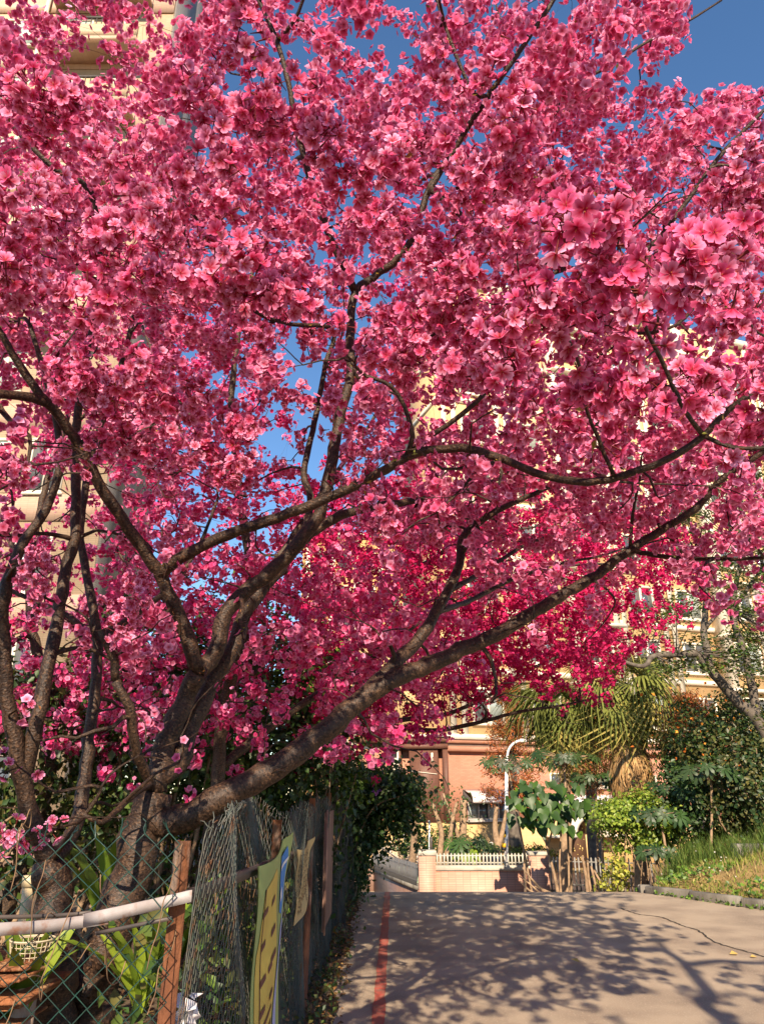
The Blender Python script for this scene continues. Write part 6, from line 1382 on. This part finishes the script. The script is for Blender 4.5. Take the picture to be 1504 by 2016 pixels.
cc = np.array(cc); n = 17000; k = r.integers(0, len(cc), n); pos = cc[k]+r.normal(0, 1, (n, 3))*np.array((.22, .22, .10)); mb = MB(); leaves(mb, pos, rand_dirs(n, r)*.8+np.array((0, -.2, 1)), r.uniform(.07, .13, n), pick(OLIVE+GREEN+LIME[2:3], n, r=r), wid=.26, r=r); mb.build('foliage', M['leaf'], bt_, kind='stuff')
mb = MB()
anc = np.array([at(1390, 1180, 18.3), at(1384, 1120, 18.4), at(1440, 1200, 18.4), at(1460, 1080, 18.5), at(1330, 1290, 17.8), at(1290, 1290, 17.6), at(1370, 1285, 18), at(1500, 1120, 18.4)])
for c in cc: 
    a = anc[np.argmin(np.linalg.norm(anc-c, axis=1))]; p = spline([a, (a+c)/2+r.normal(0, .12, 3), c], .25); tube(mb, p, np.linspace(.018, .006, len(p)), 4, cap=False)
mb.build('twigs', M['greytrunk'], bt_, kind='stuff')
# ------------------------------------------------------------------ fan palms
def fan_frond(L_, seg, droop, r, rad=1.0):
    """petiole + fan of narrow blades that split and droop; local x outward, z up"""
    V = []; F = []; C = []
    pt = np.array([[0, 0, 0], [L_*.5, 0, L_*.08], [L_, 0, -.02*L_]])
    for q in range(3):
        for a in (-.015, .015): V.append([pt[q][0], a, pt[q][2]]); C.append(1.0)
    F += [[0, 1, 3, 2], [2, 3, 5, 4]]
    for k in range(seg):
        a = (k/(seg-1)-.5)*4.6; l = rad*(1-.18*abs(a)/2.3)*r.uniform(.9, 1.05); ca, sa = math.cos(a), math.sin(a); b = len(V); w_ = .028*rad
        for t_, ww in ((.03, .3), (.35, 1.0), (.62, .75), (.85, .4), (1.0, .04)):
            x_, y_ = l*t_*ca, l*t_*sa; dz = -droop*l*max(0, t_-.35)**1.6*(1+.3*r.normal()) - .15*l*t_*(1-ca)*.3
            sc_ = 1-.35*max(0, t_-.4)
            for s in (-1, 1): V.append([L_+x_*sc_-s*ww*w_*sa, y_*sc_+s*ww*w_*ca, -.02*L_+dz+(.01 if s > 0 else 0)]); C.append(1.0)
        for q in range(4): F.append([b+2*q, b+2*q+1, b+2*q+3, b+2*q+2])
    return np.array(V), F
def fan_palm(label, base, top, crown_n, L_, rad, seed, skirt=None, pal=((.14, .18, .035), (.20, .22, .05), (.10, .14, .03), (.30, .27, .08)), el=(-70, 70)):
    r = np.random.default_rng(seed); t = thing('fan_palm', label, 'palm', base, 'fan palms beside the building'); b = np.array(base, float); tp = np.array(top, float)
    mb = MB(); p = spline([b-(0, 0, .1), (b+tp)/2+np.array((.05, 0, 0)), tp], .25); tube(mb, p, np.linspace(.19, .14, len(p))*(1+.06*np.sin(np.arange(len(p))*2.3)), 12); mb.build('trunk', M['palewood'], t, smooth=True)
    ms = []
    for q in range(5):
        v, f = fan_frond(L_, 26, [.8, 1.3, 1.7, 1.1, 2.1][q], r, rad); mb = MB(); mb.add(v, f, 0, np.tile(pick(pal, 1, r=r)[0] if q < 4 else (.36, .29, .08), (len(v), 1))); ms.append(mb.mesh('frond', M['dull_leaf']))
    for q in range(crown_n):
        e = math.radians(el[1]+(el[0]-el[1])*(q+.5)/crown_n); az = q*2.39996+r.normal(0, .15); k = r.integers(0, 3) if e > -.5 else r.integers(2, 5)
        o = bpy.data.objects.new('frond', ms[k]); COL.objects.link(o); o.parent = t; o.location = Vector(tp)-t.location+Vector((0, 0, r.uniform(-.15, .1))); o.rotation_euler = (r.normal(0, .25), -e, az); s = r.uniform(.85, 1.1); o.scale = (s, s, s)
    if skirt:
        n, zb, zt, r0, r1 = skirt; a = r.uniform(0, 6.28, n); h = r.random(n); z_ = zt+(zb-zt)*h; rr = (r0+(r1-r0)*np.sin(np.clip(h*1.15, 0, 1)*math.pi*.62))*r.uniform(.55, 1.02, n)
        xa = np.interp(z_, [b[2], tp[2]], [b[0], tp[0]]); pos = np.stack((xa+rr*np.cos(a), b[1]+rr*np.sin(a), z_), -1)
        l = r.uniform(.35, .8, n); w_ = r.uniform(.008, .022, n); tan = np.stack((-np.sin(a), np.cos(a), 0*a), -1); out = np.stack((np.cos(a), np.sin(a), 0*a), -1)
        e = pos + np.stack((0*l, 0*l, -l), -1) + out*(l*r.uniform(-.1, .16, n))[:, None] + tan*(l*r.normal(0, .16, n))[:, None]; m_ = (pos+e)/2 + out*(.04+.05*r.random(n))[:, None]
        V = np.stack((pos-tan*w_[:, None], pos+tan*w_[:, None], m_-tan*w_[:, None]*.9, m_+tan*w_[:, None]*.9, e), 1); C = np.repeat(pick([(.46, .28, .12), (.38, .22, .09), (.54, .36, .17), (.28, .16, .07)], n, r=r)[:, None], 5, 1); b5_ = (np.arange(n)*5)[:, None]
        mb = MB(); mb.add(V.reshape(-1, 3), np.concatenate((b5_, b5_+1, b5_+3, b5_+2), 1), 0, C.reshape(-1, 3)); mb.f.append((np.concatenate((b5_+2, b5_+3, b5_+4), 1), 0)); o = mb.build('dead_frond_skirt', M['dull_leaf'], t, kind='stuff'); o['label'] = 'shaggy straw coloured skirt of dead fronds'
    return t
PY = 21.5; xb = X_at(1255, PY); zb0_ = float(gz(xb, PY))
fan_palm('fan palm with a shaggy straw skirt of dead fronds on its trunk', (xb, PY, zb0_), at(1226, 1345, PY), 30, .8, 1.3, 301, skirt=(5200, at(1250, 1560, PY)[2], at(1235, 1440, PY)[2], .24, .56), el=(-80, 45))
PY2 = 23.2; xb2 = X_at(1105, PY2); fan_palm('fan palm with drooping yellowish fronds above the heart leaved tree', (xb2, PY2, float(gz(xb2, PY2))), at(1105, 1392, PY2), 28, .75, 1.45, 302, el=(-80, 40), pal=((.16, .18, .04), (.24, .23, .06), (.34, .28, .08), (.12, .14, .03)))
# rust-red feathery conifers in front of the facade
def feathery(label, px, Y_, py0, py1, wpx, n, seed):
    r = np.random.default_rng(seed); x = X_at(px, Y_); t = thing('rusty_conifer', label, 'tree', (x, Y_, ZB), 'rust brown conifers before the facade'); tp = at(px, py0, Y_); mb = MB(); p = spline([np.array((x, Y_, ZB-.1)), np.array((x, Y_, (ZB+tp[2])/2)), tp], .4); tube(mb, p, np.linspace(.34, .03, len(p)), 10); mb.build('trunk', M['greytrunk'], t, smooth=True)
    mb = MB(); mbl = MB(); PP = []
    zlo = at(px, py1, Y_)[2]
    for q in range(60):
        z_ = zlo+(tp[2]-zlo)*r.random(); w_ = wpx/1456*Y_*(1-.6*(z_-zlo)/(tp[2]-zlo)); a = r.uniform(0, 6.28); e = np.array((x+w_*math.cos(a), Y_+.6*w_*math.sin(a), z_+.15*w_)); s0 = np.array((x, Y_, z_-.2)); tube(mb, spline([s0, (s0+e)/2+(0, 0, .12), e], .3), .014, 4, cap=False); PP.append(s0+(e-s0)*r.random((n//60, 1))**.6+r.normal(0, .12, (n//60, 3)))
    mb.build('branches', M['wood'], t, kind='stuff'); PP = np.concatenate(PP); k = len(PP); leaves(mbl, PP, rand_dirs(k, r), r.uniform(.11, .22, k), pick([(.36, .10, .032), (.42, .14, .04), (.28, .08, .028), (.20, .11, .03)], k, r=r), wid=.10, r=r); mbl.build('foliage', M['dull_leaf'], t, kind='stuff')
feathery('rust brown feathery conifer beside the street lamp', 1018, 32.0, 1350, 1600, 60, 7000, 311)
feathery('rust brown feathery conifer between the two fan palms', 1175, 30.0, 1385, 1560, 60, 6000, 312)
feathery('rust brown feathery conifer behind the leaning bough', 1390, 27.0, 1370, 1480, 75, 5000, 313)
# ------------------------------------------------------------------ bare tree behind the viewer: its limbs throw the shadow at the right edge of the road
r = np.random.default_rng(320); sd = thing('roadside_tree', 'bare limbed roadside tree standing behind the viewer on the right of the road', 'tree', (2.6, -4.2, 0))
def sun_back(px, py, z_):
    rr = ray(px, py); t_ = CAMZ/-rr[2]; g = np.array((rr[0]*t_, rr[1]*t_, 0.0)); s = z_/-SUN_T.z; return g - np.array(SUN_T)*s
st = [np.array((2.6, -4.2, -.1)), np.array((2.55, -4.1, 1.2)), sun_back(1470, 2040, 3.9), sun_back(1400, 1960, 4.6), sun_back(1345, 1895, 5.2)]
for q, (s_, a, b) in enumerate([(st, .10, .055), ([sun_back(1345, 1895, 5.2), sun_back(1305, 1872, 5.6), sun_back(1240, 1868, 5.9)], .05, .03), ([sun_back(1350, 1900, 5.15), sun_back(1420, 1892, 5.5), sun_back(1500, 1896, 5.7), sun_back(1580, 1880, 5.8)], .055, .035), ([sun_back(1320, 1880, 5.5), sun_back(1290, 1850, 6.0), sun_back(1280, 1835, 6.3)], .045, .02)]):
    p = spline(s_, .2); mb = MB(); tube(mb, p, np.linspace(a, b, len(p)), 9); mb.build('trunk' if q == 0 else 'limb', M['greytrunk'], sd, smooth=True)
